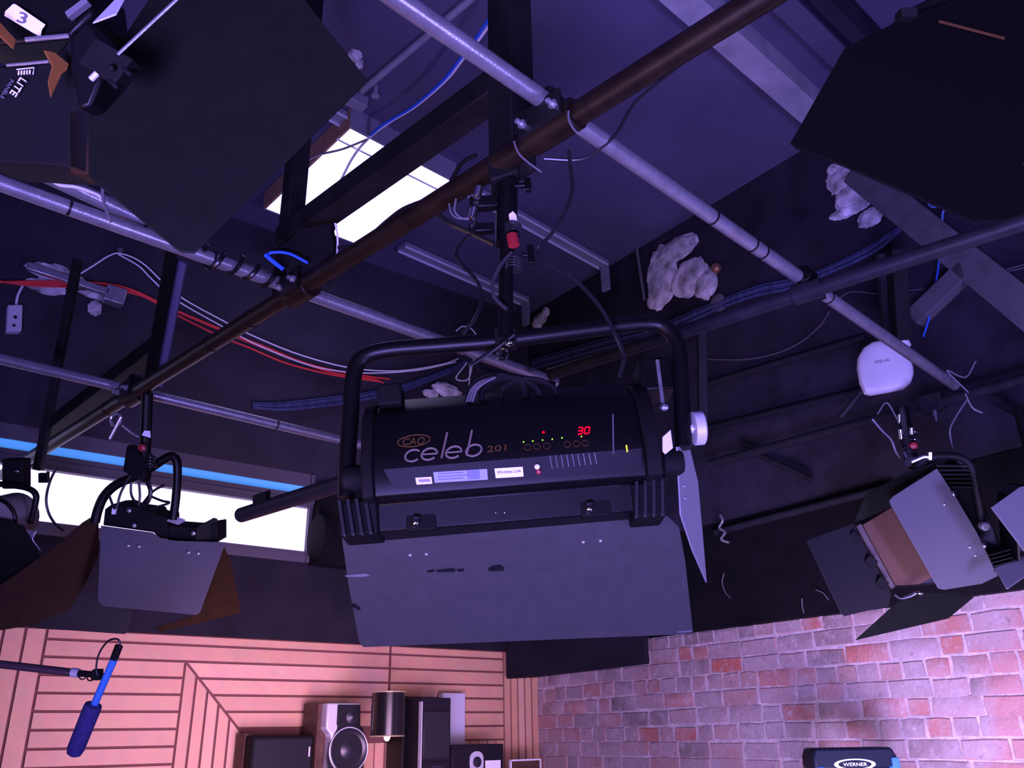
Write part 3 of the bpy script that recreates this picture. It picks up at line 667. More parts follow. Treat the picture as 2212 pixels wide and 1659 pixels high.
# wire hook holding the arch
mb = MB(); c = wood(260, 540, .09); mb.tube(c, c-V*.09, .006, 8); mb.ring(c+Z*.0, V, .012, .003, 14, 6); tag(mb.obj('cable_hook', m_zinc), 'small metal hook holding the white cable arch', 'hook')
czl = CEIL-.135
cz_ = lambda x, y: onz(x, y, czl)
cable([(1080, 20), (1035, 85), (1000, 128), (965, 172), (900, 228), (840, 265), (795, 300), (762, 340), (728, 405), (700, 452)], cz_, .007, m_cabwhite, 'white_cable', 'white cable on ceiling descending across the glowing light', 'ceiling cables')
cable([(1076, 10), (1026, 86), (990, 132), (955, 176), (890, 232), (830, 268), (800, 292)], cz_, .007, m_cabblue, 'blue_cable', 'blue cable on ceiling beside the white one, above the glowing light', 'ceiling cables')
cable([(795, 300), (740, 322), (690, 334), (665, 345)], cz_, .006, m_cabgrey, 'grey_cable', 'short grey cable branching left across the glowing light', 'ceiling cables')
cable([(575, 552), (590, 545), (625, 548), (665, 568)], cd_(2.3), .004, m_cabblue, 'blue_cable', 'blue cable curving over the black hood, upper strand', 'blue ties on the hood')
cable([(573, 550), (590, 565), (612, 582)], cd_(2.29), .006, m_cabblue, 'blue_cable', 'thick short blue cable beside the black hood', 'blue ties on the hood')
cable([(1229, 325), (1234, 372), (1236, 410), (1224, 450), (1196, 498), (1168, 532), (1166, 552), (1182, 572), (1235, 600), (1290, 655), (1326, 715), (1347, 765), (1345, 790), (1338, 815)], cc_, .0042, m_cabgrey if False else mat('glossy_grey_cable', (.012, .012, .014), .22), 'black_cable', 'long glossy black cable looping right of the drop arm down to the light', 'black cables at the middle')
cable([(948, 465), (975, 484), (1010, 500), (1040, 515), (1068, 528)], cc_, .0055, m_cabblack, 'black_cable', 'thick black cable from the brown pipe to the drop arm', 'black cables at the middle')
cable([(1030, 478), (1018, 505), (1002, 520), (985, 545), (998, 572), (1025, 600), (1040, 632), (1038, 660), (1025, 690), (1000, 722)], cc_, .004, m_cabblack, 'black_cable', 'thin black cable bending down left of the drop arm', 'black cables at the middle')
cable([(1105, 545), (1082, 572), (1066, 605), (1064, 630), (1075, 650), (1095, 668)], cc_, .004, mat('shiny_cable', (.03, .03, .035), .2), 'black_cable', 'shiny cable loop hugging the drop arm', 'black cables at the middle')
cable([(1028, 335), (1000, 350), (978, 385), (962, 418), (920, 432), (870, 452), (835, 478), (800, 508), (765, 530), (730, 535)], lambda x, y: onz(x, y, ZB+.01), .005, m_cabblack, 'black_cable', 'black cable tied along the brown pipe under the ceiling light', 'black cables at the middle')
cable([(985, 430), (982, 455), (995, 470), (1012, 474)], cc_, .0022, m_cabgrey, 'steel_wire', 'thin wire loop left of the chrome spigots', 'thin steel wires')
cable([(970, 440), (975, 460), (990, 472), (1015, 470)], cc_, .0018, m_cabgrey, 'steel_wire', 'second thin wire loop left of the chrome spigots', 'thin steel wires')
cable([(1110, 305), (1120, 330), (1140, 350), (1170, 372)], lambda x, y: L(x, y, -.06), .0022, m_cabgrey, 'steel_wire', 'thin curved wire below the big brown clamp', 'thin steel wires')
cable([(1228, 240), (1230, 262), (1245, 285), (1262, 290)], lambda x, y: L(x, y, -.2), .0022, m_cabgrey, 'steel_wire', 'thin wire wrapped round the big brown clamp', 'thin steel wires')
cable([(1215, 232), (1212, 215), (1195, 195), (1182, 192), (1180, 215)], cd_(1.75), .006, m_cabblack, 'black_cable', 'black cable hump on top of the big brown clamp', 'black cables at the middle')
cable([(1610, -20), (1545, 58), (1480, 130), (1400, 195), (1365, 230), (1330, 290), (1290, 325), (1250, 345), (1175, 343)], cd_(1.85), .0035, m_cabblack, 'black_cable', 'black cable drooping below the brown pipe at upper right', 'black cables at the middle')
cable([(1015, 790), (1060, 760), (1110, 722)], lambda x, y: L(x, y, .02), .004, m_cabblack, 'black_cable', 'short black cable crossing the yoke top', 'black cables at the middle')
cable([(1000, 770), (1040, 795), (1110, 812), (1180, 826), (1200, 830)], lambda x, y: L(x, y, .2), .006, m_cabblack, 'black_cable', 'black cable sagging behind the yoke', 'black cables at the middle')
for k, (dx, dy, lab) in enumerate(((0, 0, 'first black coil loop on top of the central light'), (28, 5, 'second black coil loop on top of the central light'), (70, 8, 'rightmost black coil loop on top of the central light'))):
    cable([(1010+dx, 875+dy*.3), (1016+dx, 838+dy), (1045+dx, 815+dy), (1090+dx, 812+dy), (1125+dx, 830+dy), (1140+dx, 865)], lambda x, y: L(x, y, .07), .006, m_cabblack, 'black_cable', lab, 'coiled cables on the central light')
for k in range(3):
    cable([(1008+6*k, 868), (1018+6*k, 842), (1035+7*k, 826), (1062+4*k, 815)], lambda x, y, k=k: L(x, y, .05-.005*k), .0022, m_cabgrey, 'grey_cable', ('left', 'middle', 'right')[k]+' of three thin grey leads curving onto the central light', 'thin leads on the central light')
cable([(1520, 776), (1600, 777), (1660, 768), (1720, 745), (1770, 705), (1792, 672)], cb(.07), .0028, m_cabgrey, 'grey_cable', 'thin grey cable sagging along the black wall to the pipe clamp', 'wires on the black wall')
cable([(1815, 643), (1832, 632), (1855, 630), (1905, 635), (1950, 628), (1998, 624)], cb(.07), .0028, m_cabgrey, 'grey_cable', 'thin grey cable looping right of the shiny bolts', 'wires on the black wall')
cable([(2030, 545), (2026, 585), (2018, 630), (2006, 690), (1994, 728)], cb(.16), .0042, m_cabblue, 'blue_cable', 'blue cable hanging above the access point', None)
cable([(2005, 440), (2015, 447), (2045, 445), (2036, 462), (2036, 505), (2030, 545)], cb(.16), .004, mat('pale_blue_cable', (.12, .22, .6), .5), 'blue_cable', 'blue cable end tucked at the lower edge of the right black flap', None)
cable([(2240, 340), (2190, 372), (2160, 425), (2136, 476)], cd_(1.02), .0009, m_cabgrey, 'steel_wire', 'thin straight wire in front of the right black flap', None)
cable([(2155, 582), (2180, 580), (2225, 568)], cb(.07), .003, m_cabgrey, 'grey_cable', 'pale cable at the right edge, upper of a pair', 'right edge cables')
cable([(2155, 584), (2185, 584), (2225, 575)], cb(.07), .003, m_cabgrey, 'grey_cable', 'pale cable at the right edge, lower of a pair', 'right edge cables')
cable([(1895, 895), (1915, 870), (1935, 900), (1942, 915)], cd_(2.95), .0025, m_cabgrey, 'grey_cable', 'thin wire arc above the right hand light', 'wires at the right light')
cable([(1884, 905), (1905, 930), (1925, 950), (1935, 975), (1945, 990)], cd_(2.95), .0035, mat('glossy_wire', (.4, .4, .45), .2, .5), 'grey_cable', 'shiny wire running down to the right hand light clamp', 'wires at the right light')
cable([(2090, 862), (2065, 900), (2052, 930), (2058, 970)], cd_(2.95), .003, m_cabgrey, 'grey_cable', 'wire curving from the square coupler to the right hand light', 'wires at the right light')
cable([(2085, 850), (2100, 880), (2122, 892)], cd_(3.0), .003, m_cabgrey, 'grey_cable', 'short wire curl under the square coupler', 'wires at the right light')
cable([(2108, 780), (2085, 815), (2045, 800), (2092, 848)], cd_(3.05), .0028, m_cabgrey, 'grey_cable', 'wire tied above the square coupler', 'wires at the right light')
# dusty bundles of blue network cable along both walls
for k in range(4):
    cable([(545, 871+k*3), (590, 872+k*4), (640, 868+k*5), (740, 856+k*5), (800, 848+k*4), (860, 836+k*4), (930, 812+k*3), (985, 790+k*3), (1040, 762+k*2)], cw(.075+.012*(k % 2)), .009, m_bundle, 'data_cable', ('top', 'second', 'third', 'bottom')[k]+' dusty blue cable of the bundle on the left wall', 'dusty blue cables on the left wall')
for k in range(4):
    cable([(1150, 778+k*6), (1300, 735+k*6), (1420, 705+k*7), (1500, 672+k*6), (1560, 648+k*5), (1640, 618+k*6), (1700, 606+k*6), (1770, 585+k*4), (1850, 548+k*5), (1900, 520+k*5), (1950, 484+k*3)], cb(.075+.012*(k % 2)), .009, m_bundle, 'data_cable', ('top', 'second', 'third', 'bottom')[k]+' dusty blue cable of the bundle on the black right wall', 'dusty blue cables on the right wall')
# ------------------------------------------------------------------ plaster lumps on the black walls
def lumps(spec, conv, nrm, wall_ax, lab, name='plaster_patch'):
    mb = MB()
    for i, (x, y, rx, ry, sd) in enumerate(spec):
        c = conv(x, y); dd = (c-CAM).dot(F)/FPX
        mb.lump(c, wall_ax*rx*dd, Z*ry*dd, nrm*.022, .24, sd)
    return tag(mb.obj(name, m_plaster, smooth=True), lab, 'plaster')
lumps([(1430, 590, 42, 62, 1), (1490, 600, 50, 42, 2), (1460, 540, 60, 28, 3), (1425, 640, 35, 30, 4), (1525, 615, 30, 34, 5)], cb(.06), -U, V, 'broken pale plaster patch on black wall left of the bright pipe')
lumps([(1815, 390, 30, 34, 7), (1845, 425, 46, 42, 8), (1880, 470, 28, 22, 9), (1802, 366, 16, 14, 10), (1830, 455, 40, 14, 12)], cb(.07), -U, V, 'fluffy white insulation lump below the right black flap')
lumps([(1165, 692, 24, 16, 11), (1178, 675, 12, 12, 12)], cb(.06), -U, V, 'small pale plaster patch right of the drop arm foot')
lumps([(965, 842, 36, 16, 13), (930, 850, 20, 9, 14)], cw(.08), V, U, 'pale plaster lump just above the central light')
lumps([(115, 590, 50, 20, 15), (100, 620, 40, 16, 16), (150, 600, 30, 12, 17), (205, 665, 14, 18, 18), (215, 640, 40, 10, 19)], cw(.06), V, U, 'ragged pale plaster patch behind the red cables at left')
lumps([(768, 118, 14, 20, 21), (775, 138, 10, 14, 22)], lambda x, y: onz(x, y, CEIL-.01), -V, U, 'small white chip patch on the ceiling by the big black flap corner')
mb = MB(); d_ = brick(1550, 590, .07); mb.lathe(brick(1549, 580, .07), -U, [(0, .03), (.02, .03), (.03, .018)], 14); tag(mb.obj('pipe_stub', mat('copper', (.5, .25, .15), .35, .7)), 'small copper pipe end right of the broken plaster', 'pipe end')
mb = MB(); mb.lathe(brick(1556, 655, .055), -U, [(0, .05), (.025, .05), (.03, .042)], 22); tag(mb.obj('wall_boss', m_cabgrey), 'round grey disc on the black wall under the broken plaster', 'disc')
# loose brackets at the left plaster
mb = MB(); a, b = wood(58, 575, .125), wood(235, 632, .125); dd = (b-a).normalized(); mb.box(a.lerp(b, .5), dd*(b-a).length/2, V*.015, dd.cross(V)*.018); mb.box(wood(247, 640, .11), dd*.05, V*.03, dd.cross(V)*.045); tag(mb.obj('metal_bracket', m_zinc, bevel=.003), 'long flat metal bracket across the left plaster patch', 'bracket')
sk = thing('wall_socket', 'small white cable socket hanging at left edge below red cables', 'socket', wood(30, 690, .07))
mb = MB(); c = wood(30, 690, .07); mb.box(c, U*.032+Z*.01, V*.025, Z*.07-U*.01); mb.obj('body', m_grey, sk, .008)
mb = MB(); mb.lathe(wood(33, 685, .096), V, [(0, .008), (.002, .008)], 12); mb.lathe(wood(30, 703, .096), V, [(0, .007), (.002, .007)], 12); mb.objs('hole', m_ink, sk)
# diagonal braces upper right
def brace(p, q, w, lab):
    mb = MB(); a, b = brick(*p, .16), brick(*q, .16); d = (b-a).normalized(); s = d.cross(U).normalized(); mb.box(a.lerp(b, .5), d*(b-a).length/2, s*w/2, U*.03)
    return tag(mb.obj('wall_brace', mat('dusty_brace', (.085, .082, .092), .7, var=.2, scale=12), bevel=.004), lab, 'brace', 'grey diagonal braces')
brace((1850, 372), (2300, 735), .135, 'long grey diagonal brace from the insulation lump to right edge')
brace((1975, 690), (2090, 580), .085, 'short grey brace joining the long one above the access point')
# ------------------------------------------------------------------ access point
ap = thing('access_point', 'white rounded triangular wireless access point with small lettering, on the right', 'access point', pt(1912, 785, 3.75))
pa = pl3((1862, 840, 3.62), (1970, 820, 3.62), (1905, 735, 3.74)); Aa, na = pa; na = na if na.dot(F) < 0 else -na
out = [(1854, 790), (1855, 768), (1866, 748), (1884, 736), (1905, 732), (1930, 742), (1952, 758), (1968, 774), (1975, 790), (1976, 806), (1970, 822), (1956, 833), (1920, 840), (1885, 846), (1870, 843), (1860, 822)]
cen = Vec((0, 0, 0))
base_ = [onp(x, y, Aa, na) for x, y in out]; cen = sum(base_, Vec((0, 0, 0)))/len(base_)
mb = MB(); rg = []
for k, (sc_, h) in enumerate(((.86, -.05), (.95, -.045), (1.0, -.03), (1.0, -.015), (.97, -.004), (.90, .003), (.7, .008), (.4, .010))): rg.append([cen+(p-cen)*sc_+na*h for p in base_])
mb.loft(rg); mb.obj('shell', m_white, ap)
ex_ = (onp(1935, 778, Aa, na)-onp(1880, 788, Aa, na)).normalized(); ez_ = na.cross(ex_)
text('lettering', 'aruba', m_cabgrey, ap, onp(1906, 781, Aa+na*.0095, na), -ex_, -ez_, .062, .02)
mb = MB(); mb.tube(pt(1945, 735, 3.72), pt(1955, 752, 3.72), .03, 16); mb.obj('mount', m_white, ap, .004)
mb = MB(); mb.tube(pt(1862, 845, 3.72), pt(1815, 902, 3.75), .014, 12); mb.obj('stay_rod', m_scaffd, ap)
# ------------------------------------------------------------------ small left studio light
DL = pt(300, 1100, 1).y*0+3.05
sl_ = thing('studio_light', 'small studio light with squared grey flap hanging in front of white window', 'studio light', pt(320, 1130, DL))
plf = pl3((218, 1135, DL-.02), (485, 1171, DL-.02), (320, 1318, DL-.14))
m_doors = mat('small_flap_grey', (.11, .107, .115), .55)
f1 = plate([(218, 1135), (330, 1150), (345, 1163), (380, 1168), (485, 1171), (484, 1180), (431, 1323), (424, 1328), (222, 1309), (212, 1298), (211, 1290)], plf, .004, 'bottom_flap', m_doors, sl_)
mb = MB()
for x, y in ((277, 1178), (300, 1180), (407, 1193), (428, 1195)): rivet(mb, x, y, plf, .008, .006)
mb.objs('rivet', m_zinc, f1)
plate([(213, 1108), (180, 1128), (120, 1180), (0, 1265), (-60, 1300), (-60, 1372), (72, 1350), (150, 1318), (190, 1250), (214, 1195)], pl3((214, 1108, DL), (214, 1195, DL), (0, 1290, DL-.25)), .004, 'side_flap', m_doorb, sl_)
plate([(484, 1180), (498, 1210), (520, 1318), (516, 1325), (347, 1366), (336, 1357), (431, 1326)], pl3((484, 1180, DL), (431, 1326, DL-.02), (520, 1318, DL+.12)), .004, 'side_flap', m_doorb, sl_)
plate([(72, 1350), (80, 1357), (270, 1370), (277, 1357), (290, 1290), (90, 1285)], pl3((72, 1350, DL+.3), (277, 1357, DL+.3), (180, 1290, DL+.3)), .004, 'rear_flap', mat('rear_flap_grey', (.028, .026, .03), .6), sl_)
cn = pt(300, 1128, DL); fx = (pt(460, 1150, DL)-pt(225, 1118, DL)).normalized(); fz = (UP-fx*UP.dot(fx)).normalized(); fy = fx.cross(fz); fy = fy if fy.dot(F) > 0 else -fy
def sp(x, y, d=0): return pt(x, y, DL+d)
mb = MB(); mb.prism([sp(x, y) for x, y in [(222, 1135), (226, 1100), (240, 1090), (262, 1089), (280, 1097), (330, 1104), (333, 1112), (360, 1116), (362, 1165), (345, 1162), (330, 1150)]], fy*.12); mb.obj('housing', m_blackm, sl_, .004)
mb = MB(); mb.prism([sp(x, y, .01) for x, y in [(362, 1134), (418, 1138), (470, 1130), (470, 1172), (362, 1168)]], fy*.10); mb.obj('ballast_block', m_blackm, sl_, .004)
plate([(424, 1140), (462, 1119), (470, 1121), (469, 1172), (424, 1170)], pl3((424, 1140, DL-.01), (470, 1121, DL+.02), (470, 1172, DL+.02)), .01, 'corner_plate', m_doord, sl_)
for x, y in ((290, 1135), (418, 1152), (279, 1103)):
    mb = MB(); mb.ball(sp(x, y, -.01), fx*.009, fy*.007, fz*.009); mb.obj('screw', m_zinc, sl_)
mb = MB(); mb.box(sp(247, 1102, -.012), fx*.006, fy*.006, fz*.014); o = mb.obj('label', m_white, sl_); o['label'] = 'white tag'
mb = MB(); mb.prism([sp(x, y, -.01) for x, y in [(361, 1126), (380, 1119), (400, 1126), (385, 1134)]], fz*.006); o = mb.obj('shiny_plate', m_silver, sl_); o['label'] = 'bright metal plate'
mb = MB(); mb.sweep([sp(x, y, -.01) for x, y in [(205, 1128), (212, 1100), (225, 1072), (250, 1048), (290, 1030), (320, 1015), (350, 995), (372, 985), (382, 998), (383, 1030), (380, 1075), (374, 1122)]], [.017, .015], 12); mb.obj('yoke', m_black, sl_)
# its hanging arm and clamp
ha = thing('drop_arm', 'slim square drop arm over the small left light, one side lit', 'drop arm', pt(345, 700, 2.9))
a = pt(371, 540, 2.62); b = pt(316, 850, 2.98)
mb = MB(); dd = (b-a).normalized(); s_ = dd.cross(F).normalized(); mb.box(a.lerp(b, .5), dd*(b-a).length/2, s_*.017, dd.cross(s_)*.006); mb.obj('front_tube', m_black, ha, .002)
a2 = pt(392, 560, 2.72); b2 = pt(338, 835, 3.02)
mb = MB(); mb.box(a2.lerp(b2, .5), dd*(b2-a2).length/2, s_*.022, dd.cross(s_)*.006); mb.obj('lit_side', m_ceil, ha, .002)  # lit side of the tube, its light put in as a paler strip
mb = MB(); mb.tube(pt(318, 850, 3.0), pt(312, 1005, 3.04), .02, 14); mb.obj('lower_tube', m_black, ha)
mb = MB(); mb.box(pt(300, 1000, 3.03), s_*.045, F*.03, Z*.05); mb.obj('clamp_body', m_blackm, ha, .01)
mb = MB(); mb.lathe(pt(309, 967, 2.99), -F, [(0, .013), (.012, .013), (.015, .008)], 14); o = mb.obj('lock_button', m_redp, ha); o['label'] = 'red lock button'
mb = MB(); mb.prism([pt(x, y, 3.0) for x, y in [(306, 940), (312, 930), (324, 931), (325, 946)]], F*.004); o = mb.obj('tape_flag', m_white, ha); o['label'] = 'white tape flag'
mb = MB()
for k in range(4): mb.ring(pt(325, 985+k*7, 3.0), Vec((.2, 0, 1)), .02, .002, 14, 6)
mb.objs('spring', m_gloss, ha)
hk = thing('hook_clamp', 'small shiny hook clamp under brown pipe left of the white tape flag', 'clamp', pt(250, 908, 3.1))
mb = MB(); mb.ring(pt(250, 906, 3.08), Vec((.3, 1, .2)), .022, .005, 18, 7); mb.tube(pt(262, 900, 3.07), pt(237, 948, 3.07), .006, 8); mb.obj('hook', m_zinc, hk)
mb = MB(); mb.sweep([pt(x, y, 3.05) for x, y in [(264, 918), (285, 935), (298, 943)]], .004, 6); mb.obj('safety_wire', m_zinc, hk)
for k, (pp, lab) in enumerate((([(235, 1068), (243, 1090), (248, 1100)], 'short black lead at the left yoke arm of the small light'), ([(285, 1022), (262, 1062), (252, 1098)], 'black lead running from clamp to the white tag'), ([(283, 1040), (284, 1070), (300, 1095), (305, 1100)], 'black lead hanging straight under the left clamp'), ([(300, 1040), (302, 1075), (296, 1100)], 'second black lead hanging straight under the left clamp'), ([(318, 1040), (325, 1062), (318, 1085), (298, 1098)], 'thick black lead bowing right under the left clamp'), ([(355, 1048), (330, 1062), (300, 1095), (275, 1095)], 'black lead crossing diagonally from right yoke arm'), ([(325, 1072), (350, 1082), (366, 1086), (340, 1095), (325, 1100)], 'black lead looping to the right yoke arm of small light'))):
    cable(pp, cd_(3.02), .0045 if k != 4 else .008, m_cabblack, 'black_cable', lab, 'leads over the small left light')
# lamp at the far left
fl_ = thing('studio_light', 'round headed studio light with dark flaps cut by the left edge', 'studio light', pt(20, 1120, 3.2))
mb = MB(); mb.sweep([pt(x, y, 3.1) for x, y in [(-40, 1042), (20, 1048), (60, 1055), (77, 1068), (76, 1090), (66, 1130)]], .011, 10); mb.obj('yoke', m_black, fl_)
mb = MB(); c = pt(2, 1122, 3.1); mb.lathe(c-F*.02, F, [(-.03, .02), (-.03, .075), (0, .085), (.12, .085)], 28); mb.obj('drum', mat('dull_grey_drum', (.22, .19, .18), .5), fl_)
mb = MB(); mb.ring(c-F*.045, F, .079, .007, 30, 8); mb.obj('rim', m_black, fl_)
plate([(-40, 1118), (30, 1128), (52, 1135), (88, 1205), (70, 1240), (0, 1300), (-40, 1300)], pl3((-40, 1118, 3.0), (52, 1135, 3.0), (0, 1290, 2.9)), .004, 'front_flap', m_doord, fl_)
plate([(55, 1143), (78, 1148), (70, 1165), (88, 1190), (80, 1185)], pl3((55, 1143, 2.99), (78, 1148, 2.99), (88, 1190, 2.99)), .003, 'flap_clip', m_zinc, fl_)
fc_ = thing('pipe_clamp', 'black hook clamp on the brown pipe at the left edge above the round light', 'clamp', pt(35, 1020, 3.2))
mb = MB(); mb.box(pt(36, 1022, 3.15), R*.038, F*.03, UP*.055); mb.obj('body', m_blackm, fc_, .006)
mb = MB(); mb.ball(pt(37, 1018, 3.1), R*.008, F*.006, UP*.006); mb.obj('bolt', m_chrome, fc_)
mb = MB(); mb.box(pt(95, 1032, 3.2), R*.016, F*.01, UP*.018); mb.tube(pt(95, 1032, 3.2), pt(105, 1020, 3.2), .006, 8); mb.obj('wing_nut', m_black, fc_)
cable([(122, 1010), (108, 1040), (100, 1075), (104, 1105), (118, 1130), (138, 1146)], cd_(3.25), .005, m_cabblack, 'black_cable', 'black cable bowing across the white window between the two left lights', None)
# dark stub arm in front of window right end
st = thing('stub_arm', 'dark round stub arm in front of the right end of the white window', 'arm', pt(620, 1080, 2.6))
mb = MB(); a, b = pt(752, 1040, 2.35), pt(520, 1113, 2.75); mb.tube(a, b, .024, 20); mb.obj('tube', mat('dim_tube', (.02, .019, .024), .5), st, .004)
mb = MB(); mb.box(pt(565, 1085, 2.68), (b-a).normalized()*.04, F*.03, UP*.03); mb.obj('sleeve', m_steel, st, .004)
rl = thing('roller_bracket', 'black round bracket at the right end of the white window', 'bracket', wood(700, 1150, .12))
mb = MB(); mb.lathe(wood(690, 1160, .19)+U*.02, -U, [(0, .13), (.03, .13), (.04, .12)], 28); mb.box(wood(725, 1140, .1), U*.13, V*.05, Z*.22); mb.obj('plate', m_drape, rl, .004)
mb = MB(); mb.box(wood(702, 1172, .16), U*.02, V*.006, Z*.02); mb.obj('lever', m_zinc, rl, .003)
# ------------------------------------------------------------------ right studio light
DR = 2.7
rr = thing('studio_light', 'studio light with brown front and four open flaps over the brick wall', 'studio light', pt(1990, 1170, DR))
plate([(2024, 1012), (1930, 1072), (1922, 1081), (1926, 1092), (2028, 1271), (2040, 1274), (2121, 1261), (2156, 1244), (2110, 1150), (2065, 1074)], pl3((2024, 1012, DR), (1922, 1081, DR-.1), (2121, 1261, DR)), .004, 'right_flap', mat('lit_grey_flap_b', (.125, .122, .132), .5), rr)  # light on the right flap is held in a paler grey
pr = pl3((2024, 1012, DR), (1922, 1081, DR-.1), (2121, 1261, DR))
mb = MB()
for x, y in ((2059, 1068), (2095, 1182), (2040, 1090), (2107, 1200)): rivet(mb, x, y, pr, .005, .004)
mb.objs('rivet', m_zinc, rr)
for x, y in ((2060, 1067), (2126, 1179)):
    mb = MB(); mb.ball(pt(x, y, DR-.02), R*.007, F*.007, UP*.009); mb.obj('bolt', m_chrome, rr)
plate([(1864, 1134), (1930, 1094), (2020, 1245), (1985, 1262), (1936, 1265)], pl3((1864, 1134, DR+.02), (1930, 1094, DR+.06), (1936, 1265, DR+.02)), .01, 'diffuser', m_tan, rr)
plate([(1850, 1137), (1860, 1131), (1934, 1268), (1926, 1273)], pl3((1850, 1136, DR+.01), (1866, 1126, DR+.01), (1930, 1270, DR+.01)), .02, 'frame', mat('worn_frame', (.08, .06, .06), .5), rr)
plate([(1743, 1168), (1780, 1153), (1845, 1131), (1852, 1150), (1926, 1282), (1920, 1308), (1826, 1331), (1818, 1326)], pl3((1852, 1140, DR+.01), (1926, 1282, DR+.01), (1743, 1168, DR-.12)), .004, 'left_flap', mat('dim_flap', (.02, .019, .021), .6), rr)  # shaded copy of the flap grey, dimness put into the colour
for x, y in ((1845, 1160), (1880, 1212), (1904, 1258)):
    mb = MB(); mb.box(pt(x, y, DR-.01), R*.014+UP*-.012, F*.01, UP*.012+R*.008); mb.obj('hinge', m_blackm, rr, .003)
plate([(1936, 1303), (1848, 1383), (2049, 1336), (2104, 1290), (2060, 1279), (1960, 1283)], pl3((1936, 1303, DR), (2104, 1290, DR+.1), (1848, 1383, DR-.1)), .004, 'bottom_flap', m_doord, rr)
plate([(1845, 1131), (1870, 1070), (1950, 1025), (2020, 1000), (1924, 1080), (1926, 1096)], pl3((1845, 1131, DR+.03), (1926, 1096, DR+.06), (1950, 1025, DR)), .004, 'top_flap', m_doord, rr)
mb = MB(); mb.prism([pt(x, y, DR+.1) for x, y in [(1870, 1134), (1950, 1070), (2040, 1000), (2066, 982), (2092, 1004), (2178, 1214), (2156, 1244), (2020, 1262), (1940, 1270)]], F*.1); mb.obj('housing', m_black, rr, .006)
mb = MB()
for k in range(6): mb.box(pt(2046+k*5, 1005+k*9, DR+.06), R*.05-UP*0, F*.03, UP*.0025+R*.0)
for k in range(5): mb.box(pt(2140+k*3, 1192+k*8, DR+.06), R*.045+UP*.012, F*.03, UP*.0025)
mb.objs('fin', m_steel, rr)
mb = MB(); mb.sweep([pt(x, y, DR+.04) for x, y in [(1975, 1015), (2000, 990), (2060, 985), (2095, 1005), (2112, 1070), (2122, 1130), (2126, 1145)]], .012, 10); mb.obj('yoke', m_steel, rr)
mb = MB(); mb.lathe(pt(2122, 1135, DR+.02), -F, [(0, .014), (.02, .014), (.026, .009)], 16); mb.obj('pivot_knob', m_zinc, rr)
mb = MB(); mb.sweep([pt(x, y, DR-.02) for x, y in [(1932, 1284), (1945, 1292), (1965, 1288), (1978, 1281)]], .005, 8); mb.ball(pt(1987, 1281, DR-.02), R*.01, F*.008, UP*.008); mb.obj('latch', m_chrome, rr)
r2 = thing('drop_arm', 'black drop arm with red button above the right hand light', 'drop arm', pt(1962, 960, 2.78))
mb = MB(); mb.tube(brick(1950, 885, .3), pt(1970, 1000, DR+.06), .022, 14); mb.obj('tube', m_black, r2)
for x0, y0, x1, y1 in ((1943, 895, 1943, 912), (1945, 928, 1947, 948), (1969, 924, 1970, 938)):
    mb = MB(); mb.tube(pt(x0, y0, 2.68), pt(x1, y1, 2.68), .0065, 10); mb.obj('spigot', m_chrome, r2)
mb = MB(); mb.lathe(pt(1970, 962, 2.70), -F, [(0, .011), (.015, .011), (.018, .006)], 12); o = mb.obj('lock_button', m_redp, r2); o['label'] = 'red lock button'
mb = MB(); mb.sweep([pt(x, y, 2.68) for x, y in [(1968, 998), (1980, 993), (1995, 987), (2008, 988)]], .006, 8); mb.box(pt(2008, 985, 2.68), R*.005, F*.005, UP*.012); mb.obj('wing_knob', m_zinc, r2)
mb = MB()
for k in range(3): mb.ring(pt(1968, 938+k*16, 2.72), Vec((.1, 0, 1)), .024, .0025, 16, 6)
mb.objs('spring', m_gloss, r2)
# second right light at the edge
r3 = thing('studio_light', 'studio light at the right edge showing two pale purple flaps', 'studio light', pt(2200, 1160, 2.6))
lp = mat('lit_grey_flap_c', (.19, .185, .2), .5)  # flaps at the edge, light on them put into paler grey
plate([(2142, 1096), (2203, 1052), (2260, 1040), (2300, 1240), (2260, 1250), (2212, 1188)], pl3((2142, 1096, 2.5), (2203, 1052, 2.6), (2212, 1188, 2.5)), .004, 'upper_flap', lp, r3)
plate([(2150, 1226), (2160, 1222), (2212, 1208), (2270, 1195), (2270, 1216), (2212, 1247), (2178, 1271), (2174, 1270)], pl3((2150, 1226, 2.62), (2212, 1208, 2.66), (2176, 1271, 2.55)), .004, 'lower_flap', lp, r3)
mb = MB(); mb.prism([pt(x, y, 2.72) for x, y in [(2190, 1075), (2215, 1050), (2300, 1060), (2300, 1230), (2200, 1215)]], F*.1); mb.obj('housing', m_black, r3, .006)
mb = MB(); a = pt(2250, 1070, 2.77); mb.tube(a, a+Z*.3, .02, 12); mb.obj('stem', m_black, r3)
# ------------------------------------------------------------------ near flaps: top left light and top right light
D1 = .98
tl = thing('studio_light', 'near studio light at top left with huge black flap and taped number', 'studio light', pt(120, 120, D1))
pt1 = pl3((192, 300, D1), (792, 172, D1+.12), (420, 545, D1-.05))
plate([(190, 225), (192, 378), (200, 388), (378, 535), (392, 543), (420, 545), (788, 180), (792, 170), (655, -5), (600, -90), (380, -90), (240, 120)], pt1, .003, 'large_flap', m_doord, tl)
mb = MB(); mb.prism([pt(x, y, D1+.02) for x, y in [(-60, 140), (20, 140), (108, 132), (150, 80), (205, 140), (192, 380), (130, 360), (-60, 350)]], F*.1); mb.obj('housing', mat('housing_black', (.004, .0036, .004), .7), tl, .004)
mb = MB(); mb.prism([pt(x, y, D1+.03) for x, y in [(-60, -60), (190, -60), (200, 30), (150, 82), (60, 92), (-60, 100)]], F*.1); mb.obj('rear_housing', m_black, tl, .004)
tp = pl3((10, 30, D1+.02), (98, 52, D1+.02), (28, 8, D1+.02))
